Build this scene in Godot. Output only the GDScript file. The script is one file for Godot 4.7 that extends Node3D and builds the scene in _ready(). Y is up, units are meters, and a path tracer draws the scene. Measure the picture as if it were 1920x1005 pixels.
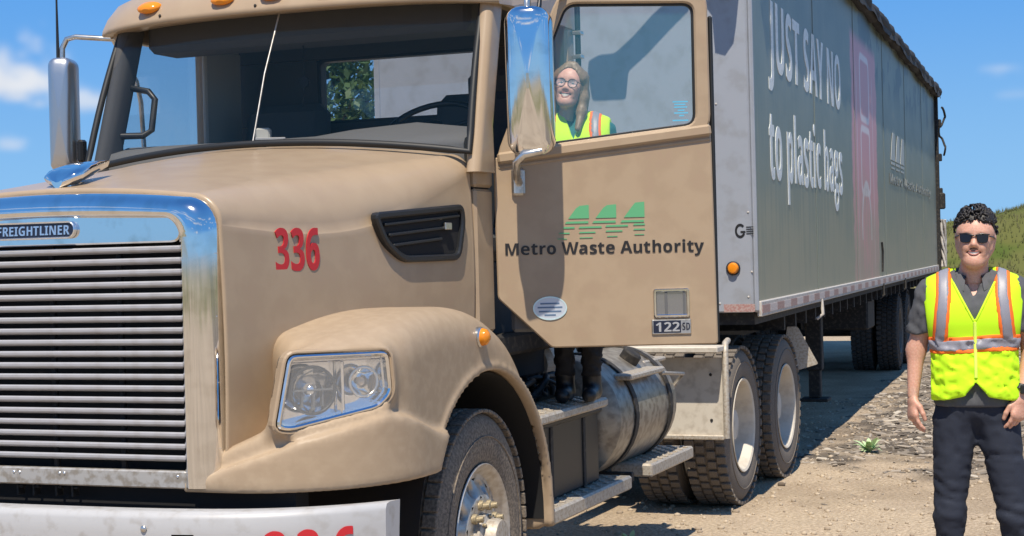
extends Node3D

# ---------------------------------------------------------------- shapes
# Sh collects triangles; every primitive is turned so that its faces look outwards.
class Sh:
	var st := SurfaceTool.new()
	var n := 0
	var own := false # normals already given
	func _init():
		st.begin(Mesh.PRIMITIVE_TRIANGLES)
	func emit(t: PackedVector3Array, g: PackedInt32Array, ref = null):
		if t.size() < 3:
			return
		var o := Vector3.ZERO
		if ref != null:
			o = ref
		else:
			for q in t:
				o += q
			o /= t.size()
		var s := 0.0
		for k in range(0, t.size(), 3):
			s += (t[k] - o).dot((t[k + 1] - o).cross(t[k + 2] - o))
		var flip := s > 0.0
		for k in range(0, t.size(), 3):
			var gg := g[k / 3] if g.size() > 1 else g[0]
			st.set_smooth_group(gg if gg >= 0 else 0xFFFFFFFF)
			st.add_vertex(t[k])
			st.set_smooth_group(gg if gg >= 0 else 0xFFFFFFFF)
			st.add_vertex(t[k + 2] if flip else t[k + 1])
			st.set_smooth_group(gg if gg >= 0 else 0xFFFFFFFF)
			st.add_vertex(t[k + 1] if flip else t[k + 2])
			n += 1
	func quads(q: PackedVector3Array, g: PackedInt32Array, ref = null):
		var t := PackedVector3Array()
		var gg := PackedInt32Array()
		for k in range(0, q.size(), 4):
			t.append_array([q[k], q[k + 1], q[k + 2], q[k], q[k + 2], q[k + 3]])
			var x := g[k / 4] if g.size() > 1 else g[0]
			gg.append(x); gg.append(x)
		emit(t, gg, ref)
	# box, edges chamfered by bev
	func box(c: Vector3, s: Vector3, bev := 0.0, b := Basis()):
		var h := s / 2.0
		bev = min(bev, min(h.x, min(h.y, h.z)) * 0.9)
		var q := PackedVector3Array()
		var P := func(sx, sy, sz, ax): # corner (signs) as seen on face ax
			var v := Vector3(sx * h.x, sy * h.y, sz * h.z)
			for k in 3:
				if k != ax:
					v[k] -= signf(v[k]) * bev
			return c + b * v
		var t := PackedVector3Array()
		for ax in 3:
			for sg in [-1.0, 1.0]:
				var a := []
				for e in [[-1, -1], [1, -1], [1, 1], [-1, 1]]:
					var v := [0.0, 0.0, 0.0]
					v[ax] = sg; v[(ax + 1) % 3] = e[0]; v[(ax + 2) % 3] = e[1]
					a.append(P.call(v[0], v[1], v[2], ax))
				if sg < 0: a.reverse()
				t.append_array([a[0], a[1], a[2], a[0], a[2], a[3]])
		if bev > 0.0:
			for ax in 3:
				var a1 := (ax + 1) % 3
				var a2 := (ax + 2) % 3
				for s1 in [-1.0, 1.0]:
					for s2 in [-1.0, 1.0]:
						var r := []
						for s0 in [-1.0, 1.0]:
							var v := [0.0, 0.0, 0.0]
							v[ax] = s0; v[a1] = s1; v[a2] = s2
							r.append(P.call(v[0], v[1], v[2], a1)); r.append(P.call(v[0], v[1], v[2], a2))
						var quad := [r[0], r[1], r[3], r[2]]
						if ((quad[1] - quad[0]).cross(quad[2] - quad[0])).dot((quad[0] + quad[2]) * 0.5 - c) < 0: quad.reverse()
						t.append_array([quad[0], quad[1], quad[2], quad[0], quad[2], quad[3]])
			for sx in [-1.0, 1.0]:
				for sy in [-1.0, 1.0]:
					for sz in [-1.0, 1.0]:
						var a = P.call(sx, sy, sz, 0); var d = P.call(sx, sy, sz, 1); var e = P.call(sx, sy, sz, 2)
						if ((d - a).cross(e - a)).dot(a - c) < 0:
							t.append_array([a, e, d])
						else:
							t.append_array([a, d, e])
		emit(t, PackedInt32Array([-1]))
	# rings of points joined to a skin; wrap closes each ring; caps closes the ends
	func loft(rings: Array, wrap := true, caps := true, g := 0, ref = null):
		var t := PackedVector3Array()
		var gg := PackedInt32Array()
		for i in rings.size() - 1:
			var a = rings[i]; var b = rings[i + 1]
			var m: int = a.size()
			for j in (m if wrap else m - 1):
				var k := (j + 1) % m
				t.append_array([a[j], a[k], b[k], a[j], b[k], b[j]])
				gg.append(g); gg.append(g)
		if caps and wrap:
			for e in [0, rings.size() - 1]:
				var a = rings[e]
				var m := Vector3.ZERO
				for q in a: m += q
				m /= a.size()
				for j in a.size():
					var k: int = (j + 1) % a.size()
					if e == 0: t.append_array([a[k], a[j], m])
					else: t.append_array([a[j], a[k], m])
					gg.append(-1 if g < 0 else 90 + e % 2 + g)
		emit(t, gg, ref)
	func tube(path: Array, r, segs := 8, closed := false):
		var rings := []
		var nn := Vector3.ZERO
		for i in path.size():
			var a: Vector3 = path[(i - 1 + path.size()) % path.size()] if (closed or i > 0) else path[i]
			var b: Vector3 = path[(i + 1) % path.size()] if (closed or i < path.size() - 1) else path[i]
			var d := (b - a).normalized()
			if nn == Vector3.ZERO:
				nn = d.cross(Vector3.UP if absf(d.y) < 0.9 else Vector3.RIGHT).normalized()
			nn = (nn - d * nn.dot(d)).normalized()
			var bb := d.cross(nn)
			var rr: float = r[i] if r is Array else r
			var ring := []
			for j in segs:
				var w := TAU * j / segs
				ring.append(path[i] + (nn * cos(w) + bb * sin(w)) * rr)
			rings.append(ring)
		if closed:
			rings.append(rings[0])
		loft(rings, true, not closed)
	# profile of (radius, height) points spun round the y axis of xf; corners sharper than 35 degrees stay sharp
	func lathe(prof: Array, xf: Transform3D, segs := 24, closed := false):
		var t := PackedVector3Array()
		var gg := PackedInt32Array()
		var g := 0
		var m := prof.size()
		for i in (m if closed else m - 1):
			var a: Vector2 = prof[i]; var b: Vector2 = prof[(i + 1) % m]
			if i > 0:
				var d0: Vector2 = (prof[i] - prof[i - 1]).normalized(); var d1 := (b - a).normalized()
				if d0.dot(d1) < 0.82: g += 1
			for j in segs:
				var w0 := TAU * j / segs
				var w1 := TAU * (j + 1) / segs
				var p0 := xf * Vector3(a.x * cos(w0), a.y, a.x * sin(w0)); var p1 := xf * Vector3(a.x * cos(w1), a.y, a.x * sin(w1))
				var p2 := xf * Vector3(b.x * cos(w1), b.y, b.x * sin(w1)); var p3 := xf * Vector3(b.x * cos(w0), b.y, b.x * sin(w0))
				if b.x > 1e-5: t.append_array([p0, p2, p3]); gg.append(g)
				if a.x > 1e-5: t.append_array([p0, p1, p2]); gg.append(g)
		emit(t, gg)
	# polygon in the xy plane of xf, from z = 0 to z = depth, its front rim chamfered
	func prism(poly: PackedVector2Array, depth: float, xf: Transform3D, bev := 0.0):
		var idx := Geometry2D.triangulate_polygon(poly)
		var m := poly.size()
		var inset := PackedVector2Array(poly)
		var area := 0.0
		for k in m: area += poly[k].cross(poly[(k + 1) % m])
		var sg := 1.0 if area > 0 else -1.0
		if bev > 0.0:
			for k in m:
				var d0 := (poly[k] - poly[(k - 1 + m) % m]).normalized(); var d1 := (poly[(k + 1) % m] - poly[k]).normalized()
				var n0 := Vector2(-d0.y, d0.x) * sg; var n1 := Vector2(-d1.y, d1.x) * sg
				var b := (n0 + n1).normalized()
				inset[k] = poly[k] + b * bev / maxf(0.5, b.dot(n0))
		var t := PackedVector3Array()
		for k in range(0, idx.size(), 3):
			var a := inset[idx[k]]; var b := inset[idx[k + 1]]; var c := inset[idx[k + 2]]
			if (b - a).cross(c - a) < 0:
				var w := b; b = c; c = w
			t.append_array([xf * Vector3(a.x, a.y, depth), xf * Vector3(b.x, b.y, depth), xf * Vector3(c.x, c.y, depth)])
			a = poly[idx[k]]; b = poly[idx[k + 1]]; c = poly[idx[k + 2]]
			if (b - a).cross(c - a) < 0:
				var w := b; b = c; c = w
			t.append_array([xf * Vector3(a.x, a.y, 0), xf * Vector3(c.x, c.y, 0), xf * Vector3(b.x, b.y, 0)])
		for k in m:
			var j := (k + 1) % m
			if sg < 0:
				j = k; k = (k + 1) % m
			var a := xf * Vector3(poly[k].x, poly[k].y, 0); var b := xf * Vector3(poly[j].x, poly[j].y, 0)
			var c := xf * Vector3(poly[j].x, poly[j].y, depth - bev); var d := xf * Vector3(poly[k].x, poly[k].y, depth - bev)
			t.append_array([a, b, c, a, c, d])
			if bev > 0.0:
				var e := xf * Vector3(inset[k].x, inset[k].y, depth); var f := xf * Vector3(inset[j].x, inset[j].y, depth)
				t.append_array([d, c, f, d, f, e])
		emit(t, PackedInt32Array([-1]))
	# frame: polygon outline with a same-sized inner outline left open
	func frame(outer: PackedVector2Array, inner: PackedVector2Array, depth: float, xf: Transform3D, bev := 0.0):
		var m := outer.size()
		var t := PackedVector3Array()
		var at := func(q: Vector2, z: float): return xf * Vector3(q.x, q.y, z)
		for k in m:
			var j := (k + 1) % m
			var o0 := outer[k]; var o1 := outer[j]; var i0 := inner[k]; var i1 := inner[j]
			var oo0 := o0.move_toward(i0, bev); var oo1 := o1.move_toward(i1, bev)
			var ii0 := i0.move_toward(o0, bev); var ii1 := i1.move_toward(o1, bev)
			for r in [[oo0, depth, oo1, depth, ii1, depth, ii0, depth], [o0, 0.0, i0, 0.0, i1, 0.0, o1, 0.0], [o0, 0.0, o1, 0.0, o1, depth - bev, o0, depth - bev], [i1, 0.0, i0, 0.0, i0, depth - bev, i1, depth - bev], [o0, depth - bev, o1, depth - bev, oo1, depth, oo0, depth], [ii0, depth, ii1, depth, i1, depth - bev, i0, depth - bev]]:
				var a = at.call(r[0], r[1]); var b = at.call(r[2], r[3]); var c = at.call(r[4], r[5]); var d = at.call(r[6], r[7])
				t.append_array([a, b, c, a, c, d])
		emit(t, PackedInt32Array([-1]))
	# ellipsoid with its three half axes along the columns of xf
	func blob(xf: Transform3D, segs := 14):
		var rings := []
		for i in range(1, segs / 2):
			var w := PI * i / (segs / 2)
			var ring := []
			for j in segs:
				var a := TAU * j / segs
				ring.append(xf * Vector3(sin(w) * cos(a), cos(w), sin(w) * sin(a)))
			rings.append(ring)
		var t := PackedVector3Array()
		for i in rings.size() - 1:
			for j in segs:
				var k := (j + 1) % segs
				t.append_array([rings[i][j], rings[i][k], rings[i + 1][k], rings[i][j], rings[i + 1][k], rings[i + 1][j]])
		for j in segs:
			var k := (j + 1) % segs
			t.append_array([rings[0][k], rings[0][j], xf * Vector3.UP, rings[-1][j], rings[-1][k], xf * Vector3.DOWN])
		emit(t, PackedInt32Array([0]), xf.origin)

# a field of distances on a grid, meshed as surface nets
class Field:
	var o: Vector3
	var h: float
	var nx: int
	var ny: int
	var nz: int
	var f := PackedFloat32Array()
	func _init(a: Vector3, b: Vector3, cell: float):
		o = a; h = cell
		nx = int(ceil((b.x - a.x) / cell)) + 1; ny = int(ceil((b.y - a.y) / cell)) + 1; nz = int(ceil((b.z - a.z) / cell)) + 1
		f.resize(nx * ny * nz); f.fill(1.0)
	func fill(fn: Callable):
		var i := 0
		for z in nz:
			for y in ny:
				for x in nx:
					f[i] = fn.call(o.x + x * h, o.y + y * h, o.z + z * h); i += 1
	# applies fn(x, y, z, old) inside a box only
	func within(a: Vector3, b: Vector3, fn: Callable):
		var x0 := maxi(0, int((a.x - o.x) / h)); var x1 := mini(nx - 1, int((b.x - o.x) / h) + 1)
		var y0 := maxi(0, int((a.y - o.y) / h)); var y1 := mini(ny - 1, int((b.y - o.y) / h) + 1)
		var z0 := maxi(0, int((a.z - o.z) / h)); var z1 := mini(nz - 1, int((b.z - o.z) / h) + 1)
		for z in range(z0, z1 + 1):
			for y in range(y0, y1 + 1):
				var i := (z * ny + y) * nx + x0
				for x in range(x0, x1 + 1):
					f[i] = fn.call(o.x + x * h, o.y + y * h, o.z + z * h, f[i]); i += 1
	# tapered capsule joined smoothly; sq squashes it along the unit vector ax
	func bone(a: Vector3, b: Vector3, ra: float, rb: float, k := 0.03, ax := Vector3.ZERO, sq := 1.0, cut := false):
		var m := maxf(ra, rb) * maxf(1.0, 1.0 / sq) + k + h * 2.0
		var lo := Vector3(minf(a.x, b.x) - m, minf(a.y, b.y) - m, minf(a.z, b.z) - m)
		var hi := Vector3(maxf(a.x, b.x) + m, maxf(a.y, b.y) + m, maxf(a.z, b.z) + m)
		var ba := b - a
		var l2 := maxf(ba.length_squared(), 1e-9)
		var x0 := maxi(0, int((lo.x - o.x) / h)); var x1 := mini(nx - 1, int((hi.x - o.x) / h) + 1)
		var y0 := maxi(0, int((lo.y - o.y) / h)); var y1 := mini(ny - 1, int((hi.y - o.y) / h) + 1)
		var z0 := maxi(0, int((lo.z - o.z) / h)); var z1 := mini(nz - 1, int((hi.z - o.z) / h) + 1)
		var squash := sq != 1.0
		for z in range(z0, z1 + 1):
			for y in range(y0, y1 + 1):
				var i := (z * ny + y) * nx + x0
				for x in range(x0, x1 + 1):
					var q := Vector3(o.x + x * h, o.y + y * h, o.z + z * h) - a
					var t := clampf(q.dot(ba) / l2, 0.0, 1.0)
					var d := q - ba * t
					if squash:
						d += ax * d.dot(ax) * (sq - 1.0)
					var v := d.length() - lerpf(ra, rb, t)
					var w := f[i]
					if cut:
						v = -v
						var e := maxf(k - absf(w - v), 0.0) / k
						f[i] = maxf(w, v) + e * e * k * 0.25
					else:
						var e := maxf(k - absf(w - v), 0.0) / k
						f[i] = minf(w, v) - e * e * k * 0.25
					i += 1
	func value(q: Vector3) -> float:
		var c := (q - o) / h
		var x := clampi(int(c.x), 0, nx - 2); var y := clampi(int(c.y), 0, ny - 2); var z := clampi(int(c.z), 0, nz - 2)
		var i := (z * ny + y) * nx + x
		var u := clampf(c.x - x, 0, 1); var v := clampf(c.y - y, 0, 1); var w := clampf(c.z - z, 0, 1)
		var s := nx * ny
		return lerpf(lerpf(lerpf(f[i], f[i + 1], u), lerpf(f[i + nx], f[i + nx + 1], u), v), lerpf(lerpf(f[i + s], f[i + s + 1], u), lerpf(f[i + s + nx], f[i + s + nx + 1], u), v), w)
	func mesh(sh: Sh, xf := Transform3D()):
		var vert := PackedInt32Array()
		vert.resize(nx * ny * nz); vert.fill(-1)
		var pts := PackedVector3Array()
		var s := nx * ny
		var off := [0, 1, nx, nx + 1, s, s + 1, s + nx, s + nx + 1]
		var ed := [[0, 1], [2, 3], [4, 5], [6, 7], [0, 2], [1, 3], [4, 6], [5, 7], [0, 4], [1, 5], [2, 6], [3, 7]]
		var cv := [Vector3(0, 0, 0), Vector3(1, 0, 0), Vector3(0, 1, 0), Vector3(1, 1, 0), Vector3(0, 0, 1), Vector3(1, 0, 1), Vector3(0, 1, 1), Vector3(1, 1, 1)]
		for z in nz - 1:
			for y in ny - 1:
				var i := (z * ny + y) * nx
				for x in nx - 1:
					var neg := 0
					if f[i] < 0: neg += 1
					if f[i + 1] < 0: neg += 1
					if f[i + nx] < 0: neg += 1
					if f[i + nx + 1] < 0: neg += 1
					if f[i + s] < 0: neg += 1
					if f[i + s + 1] < 0: neg += 1
					if f[i + s + nx] < 0: neg += 1
					if f[i + s + nx + 1] < 0: neg += 1
					if neg > 0 and neg < 8:
						var a := Vector3.ZERO
						var c := 0
						for e in ed:
							var fa := f[i + off[e[0]]]; var fb := f[i + off[e[1]]]
							if (fa < 0) != (fb < 0):
								a += cv[e[0]].lerp(cv[e[1]], fa / (fa - fb)); c += 1
						vert[i] = pts.size()
						pts.append(o + (Vector3(x, y, z) + a / c) * h)
					i += 1
		# pull the points onto the surface and take their normals from the field
		var nor := PackedVector3Array()
		nor.resize(pts.size())
		for k in pts.size():
			var q := pts[k]
			var gr := gradient(q)
			if gr.length_squared() > 1e-8: q -= gr * clampf(value(q) / gr.length_squared(), -0.5 * h, 0.5 * h)
			pts[k] = q
			nor[k] = gr
		var t := PackedInt32Array()
		for z in range(1, nz - 1):
			for y in range(1, ny - 1):
				var i := (z * ny + y) * nx + 1
				for x in range(1, nx - 1):
					var v0 := f[i] < 0
					if v0 != (f[i + 1] < 0): _quad(t, pts, vert[i - nx - s], vert[i - s], vert[i], vert[i - nx], v0)
					if v0 != (f[i + nx] < 0): _quad(t, pts, vert[i - 1 - s], vert[i - 1], vert[i], vert[i - s], v0)
					if v0 != (f[i + s] < 0): _quad(t, pts, vert[i - 1 - nx], vert[i - nx], vert[i], vert[i - 1], v0)
					i += 1
		sh.own = true
		var flip := xf.basis.determinant() < 0
		for k in pts.size():
			pts[k] = xf * pts[k]
			nor[k] = (xf.basis * nor[k]).normalized()
		for k in range(0, t.size(), 3):
			for j in ([0, 2, 1] if not flip else [0, 1, 2]):
				sh.st.set_normal(nor[t[k + j]])
				sh.st.add_vertex(pts[t[k + j]])
	func gradient(q: Vector3) -> Vector3:
		var e := h * 0.9
		return Vector3(value(q + Vector3(e, 0, 0)) - value(q - Vector3(e, 0, 0)), value(q + Vector3(0, e, 0)) - value(q - Vector3(0, e, 0)), value(q + Vector3(0, 0, e)) - value(q - Vector3(0, 0, e))) / (2.0 * e)
	func _quad(t: PackedInt32Array, _pts: PackedVector3Array, a: int, b: int, c: int, d: int, fwd: bool):
		if a < 0 or b < 0 or c < 0 or d < 0: return
		if fwd: t.append_array([a, b, c, a, c, d])
		else: t.append_array([a, c, b, a, d, c])

func rounded(w: float, h: float, r: float, seg := 4, c := Vector2.ZERO) -> PackedVector2Array:
	var out := PackedVector2Array()
	for q in [[1, 1, 0.0], [-1, 1, PI / 2], [-1, -1, PI], [1, -1, PI * 1.5]]:
		for k in seg + 1:
			var a: float = q[2] + PI / 2 * k / seg
			out.append(c + Vector2(q[0] * (w / 2 - r) + cos(a) * r, q[1] * (h / 2 - r) + sin(a) * r))
	return out

# polygon with rounded corners
func soft(poly: Array, r: float, seg := 4) -> PackedVector2Array:
	var out := PackedVector2Array()
	var m := poly.size()
	for k in m:
		var a: Vector2 = poly[(k - 1 + m) % m]; var b: Vector2 = poly[k]; var c: Vector2 = poly[(k + 1) % m]
		var l := minf(r, minf(a.distance_to(b), b.distance_to(c)) * 0.45)
		var p := b.move_toward(a, l); var q := b.move_toward(c, l)
		for j in seg + 1:
			var t := float(j) / seg
			out.append(p.lerp(b, t).lerp(b.lerp(q, t), t))
	return out

func shrink(poly: PackedVector2Array, d: float) -> PackedVector2Array:
	var m := poly.size()
	var out := PackedVector2Array()
	var area := 0.0
	for k in m: area += poly[k].cross(poly[(k + 1) % m])
	var sg := 1.0 if area > 0 else -1.0
	for k in m:
		var d0 := (poly[k] - poly[(k - 1 + m) % m]).normalized(); var d1 := (poly[(k + 1) % m] - poly[k]).normalized()
		var n0 := Vector2(-d0.y, d0.x) * sg; var n1 := Vector2(-d1.y, d1.x) * sg
		var b := (n0 + n1).normalized()
		out.append(poly[k] + b * d / maxf(0.5, b.dot(n0)))
	return out

# ---------------------------------------------------------------- nodes
var taken := {}

func obj(called: String, sh: Sh, m: Material, parent: Node = self) -> MeshInstance3D:
	var o := MeshInstance3D.new()
	o.name = called
	if not sh.own: sh.st.generate_normals()
	sh.st.index()
	o.mesh = sh.st.commit()
	o.material_override = m
	o.cast_shadow = GeometryInstance3D.SHADOW_CASTING_SETTING_ON
	parent.add_child(o, true)
	return o

func group_node(called: String, parent: Node = self, xf := Transform3D()) -> Node3D:
	var o := Node3D.new()
	o.name = called
	parent.add_child(o, true)
	o.transform = xf
	return o

func tag(o: Node, label: String, category: String, grp := ""):
	o.set_meta("label", label); o.set_meta("category", category)
	if grp: o.set_meta("group", grp)

func structure(o: Node, kind := "structure"):
	o.set_meta("kind", kind)

func one_box(called: String, c: Vector3, s: Vector3, m: Material, parent: Node, bev := 0.004, b := Basis()) -> MeshInstance3D:
	var sh := Sh.new(); sh.box(c, s, bev, b)
	return obj(called, sh, m, parent)

func one_tube(called: String, path: Array, r, m: Material, parent: Node, segs := 8) -> MeshInstance3D:
	var sh := Sh.new(); sh.tube(path, r, segs)
	return obj(called, sh, m, parent)

# flat lettering, fitted into w x h metres, middle at xf.origin, facing +z of xf
func lettering(called: String, text: String, w: float, h: float, xf: Transform3D, m: Material, parent: Node, weight := 700, family := "Droid Sans", depth := 0.003) -> MeshInstance3D:
	var f := SystemFont.new()
	f.font_names = PackedStringArray([family]); f.font_weight = weight
	var tm := TextMesh.new()
	tm.font = f; tm.text = text; tm.font_size = 64; tm.pixel_size = 0.01; tm.depth = 0.02; tm.curve_step = 1.0
	var bb := tm.get_aabb()
	var o := MeshInstance3D.new()
	o.name = called; o.mesh = tm; o.material_override = m
	parent.add_child(o, true)
	var sc := Vector3(w / bb.size.x, h / bb.size.y, depth / 0.02)
	o.transform = Transform3D(xf.basis * Basis.from_scale(sc), xf.origin - xf.basis * (bb.get_center() * sc))
	return o

# ---------------------------------------------------------------- materials
func lc(r: float, g: float, b: float) -> Color:
	return Color(r, g, b).linear_to_srgb()

func mat(called: String, r: float, g: float, b: float, rough := 0.6, metal := 0.0) -> StandardMaterial3D:
	var m := StandardMaterial3D.new()
	m.resource_name = called
	m.albedo_color = lc(r, g, b); m.roughness = rough; m.metallic = metal
	return m

# mottled colour: a seamless picture of noise between two linear colours, laid on triplanar, size metres a repeat
func grain(seed_: int, freq: float, octaves: int, a: Array, b: Array, lo := 0.3, hi := 0.7, px := 256, kind := FastNoiseLite.TYPE_SIMPLEX_SMOOTH) -> ImageTexture:
	var n := FastNoiseLite.new()
	n.seed = seed_; n.frequency = freq; n.noise_type = kind
	n.fractal_type = FastNoiseLite.FRACTAL_FBM; n.fractal_octaves = octaves; n.fractal_gain = 0.55
	var im := n.get_seamless_image(px, px)
	im.convert(Image.FORMAT_L8)
	var d := im.get_data()
	var out := PackedByteArray()
	out.resize(px * px * 3)
	var table := []
	for k in 256:
		var t := smoothstep(lo, hi, k / 255.0)
		var c := lc(lerpf(a[0], b[0], t), lerpf(a[1], b[1], t), lerpf(a[2], b[2], t))
		table.append([int(c.r * 255), int(c.g * 255), int(c.b * 255)])
	for k in px * px:
		var c = table[d[k]]
		out[k * 3] = c[0]; out[k * 3 + 1] = c[1]; out[k * 3 + 2] = c[2]
	var res := Image.create_from_data(px, px, false, Image.FORMAT_RGB8, out)
	res.generate_mipmaps()
	return ImageTexture.create_from_image(res)

func gray_tex(seed_: int, freq: float, octaves: int, lo: float, hi: float, px := 256) -> ImageTexture:
	var n := FastNoiseLite.new()
	n.seed = seed_; n.frequency = freq; n.fractal_octaves = octaves; n.fractal_gain = 0.55
	var im := n.get_seamless_image(px, px)
	im.convert(Image.FORMAT_L8)
	var d := im.get_data()
	for k in d.size():
		d[k] = int(clampf(lerpf(lo, hi, d[k] / 255.0), 0, 1) * 255)
	return ImageTexture.create_from_image(Image.create_from_data(px, px, false, Image.FORMAT_L8, d))

func mottled(called: String, tex: Texture2D, metres: float, rough: float, metal := 0.0, stretch := Vector3.ONE) -> StandardMaterial3D:
	var m := StandardMaterial3D.new()
	m.resource_name = called
	m.albedo_texture = tex; m.roughness = rough; m.metallic = metal
	m.uv1_triplanar = true; m.uv1_scale = stretch / metres
	return m

func bumpy(m: StandardMaterial3D, tex: Texture2D, strength: float):
	m.normal_enabled = true; m.normal_texture = tex; m.normal_scale = strength

func bump_tex(seed_: int, freq: float, octaves: int, strength: float, px := 256) -> ImageTexture:
	var n := FastNoiseLite.new()
	n.seed = seed_; n.frequency = freq; n.fractal_octaves = octaves; n.fractal_gain = 0.55
	var im := n.get_seamless_image(px, px)
	im.convert(Image.FORMAT_RGBA8)
	im.bump_map_to_normal_map(strength)
	return ImageTexture.create_from_image(im)

# ---------------------------------------------------------------- camera, light, setting
const SUN := Vector3(0.122, 0.875, 0.468)
var cam: Camera3D
var M := {}
var rng := RandomNumberGenerator.new()
var hills := FastNoiseLite.new()

func _ready():
	rng.seed = 7
	cam = Camera3D.new()
	cam.name = "camera"
	add_child(cam)
	cam.fov = 18.318; cam.near = 0.1; cam.far = 1500.0
	cam.transform = Transform3D(Basis(Vector3.UP, 0.37437) * Basis(Vector3.RIGHT, -0.008235) * Basis(Vector3.BACK, -0.025193), Vector3(3.7626, 1.6699, 6.2059))
	cam.current = true
	var we := WorldEnvironment.new()
	we.name = "environment"
	var env := Environment.new()
	env.background_mode = Environment.BG_SKY
	env.tonemap_mode = Environment.TONE_MAPPER_LINEAR
	env.tonemap_exposure = 1.22
	env.sdfgi_enabled = true; env.ssao_enabled = true; env.ssil_enabled = true
	var sky := Sky.new()
	var sm := PanoramaSkyMaterial.new()
	sm.panorama = ImageTexture.create_from_image(sky_picture())
	sm.energy_multiplier = 0.8
	sky.sky_material = sm
	env.sky = sky
	we.environment = env
	add_child(we)
	var sun := DirectionalLight3D.new()
	sun.name = "sun"
	sun.light_energy = 1.6; sun.light_angular_distance = 0.53; sun.light_color = Color(1.0, 0.955, 0.88)
	sun.shadow_enabled = true
	add_child(sun)
	sun.look_at_from_position(SUN * 60.0, Vector3.ZERO)
	make_materials()
	ground()
	hillside()
	tractor()
	trailer()
	people()
	debris()

# blue summer sky with small fair-weather clouds all round
func sky_picture() -> Image:
	var w := 2048
	var h := 1024
	var px := PackedFloat32Array()
	px.resize(w * h * 3)
	for y in h:
		var el := (0.5 - (y + 0.5) / h) * 180.0
		var t := clampf(el / 90.0, 0.0, 1.0)
		var a := Color(0.29, 0.57, 0.90); var b := Color(0.115, 0.375, 0.86); var c := Color(0.05, 0.19, 0.56)
		var col := a.lerp(b, smoothstep(0.0, 0.12, t)).lerp(c, smoothstep(0.10, 0.9, t))
		if el < 0: col = Color(0.30, 0.25, 0.19)
		var i := y * w * 3
		for x in w:
			px[i] = col.r; px[i + 1] = col.g; px[i + 2] = col.b; i += 3
	var n := FastNoiseLite.new()
	n.seed = 3; n.frequency = 1.0; n.fractal_octaves = 5; n.noise_type = FastNoiseLite.TYPE_SIMPLEX_SMOOTH
	var clouds := []
	for q in [[-5.0, 145.0, 150.0, 90.0, 1.0], [165.0, 190.0, 75.0, 32.0, 0.7], [15.0, 272.0, 36.0, 20.0, 0.5], [1875.0, 132.0, 40.0, 14.0, 0.4], [1905.0, 175.0, 36.0, 12.0, 0.3]]:
		var d: Vector3 = cam.basis * Vector3((q[0] - 960.0) / 3116.7, -(q[1] - 502.5) / 3116.7, -1.0)
		d = d.normalized()
		clouds.append([rad_to_deg(atan2(d.x, -d.z)), rad_to_deg(asin(d.y)), q[2] / 54.4, q[3] / 54.4, q[4]])
	var r := RandomNumberGenerator.new()
	r.seed = 21
	for k in 90:
		var az := r.randf_range(-180, 180)
		if absf(wrapf(az + 21.5, -180, 180)) < 21.0: continue
		var el := r.randf_range(4.0, 34.0)
		var wd := r.randf_range(2.0, 6.5) * (0.7 + el / 30.0)
		clouds.append([az, el, wd, wd * r.randf_range(0.25, 0.5), r.randf_range(0.5, 1.0)])
	for c in clouds:
		var mr: float = c[3] * 1.6
		var mc: float = c[2] * 1.7 / maxf(0.3, cos(deg_to_rad(c[1])))
		for y in range(int((0.5 - (c[1] + mr) / 180.0) * h), int((0.5 - (c[1] - mr) / 180.0) * h) + 1):
			if y < 0 or y >= h / 2 - 4: continue
			var el: float = (0.5 - (y + 0.5) / h) * 180.0
			for xx in range(int((c[0] - mc) / 360.0 * w), int((c[0] + mc) / 360.0 * w) + 1):
				var az := (xx + 0.5) / w * 360.0
				var dx: float = (az - c[0]) * cos(deg_to_rad(el)) / c[2]
				var dy: float = (el - c[1]) / c[3]
				if dy < 0: dy *= 1.5
				var v := n.get_noise_3d(az * 0.55, el * 0.9, c[0]) * 0.75 + n.get_noise_3d(az * 1.6, el * 2.2, c[0] + 9.0) * 0.3
				var dens: float = smoothstep(-0.12, 0.75, 0.85 - sqrt(dx * dx + dy * dy) + v) * c[4]
				if dens <= 0.0: continue
				var lit := 0.92 + 0.06 * clampf(dy + v, -1, 1)
				var i := (y * w + posmod(xx, w)) * 3
				px[i] = lerpf(px[i], 0.86 * lit, dens); px[i + 1] = lerpf(px[i + 1], 0.90 * lit, dens); px[i + 2] = lerpf(px[i + 2], 0.97 * lit, dens)
	return Image.create_from_data(w, h, false, Image.FORMAT_RGBF, px.to_byte_array())

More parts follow.
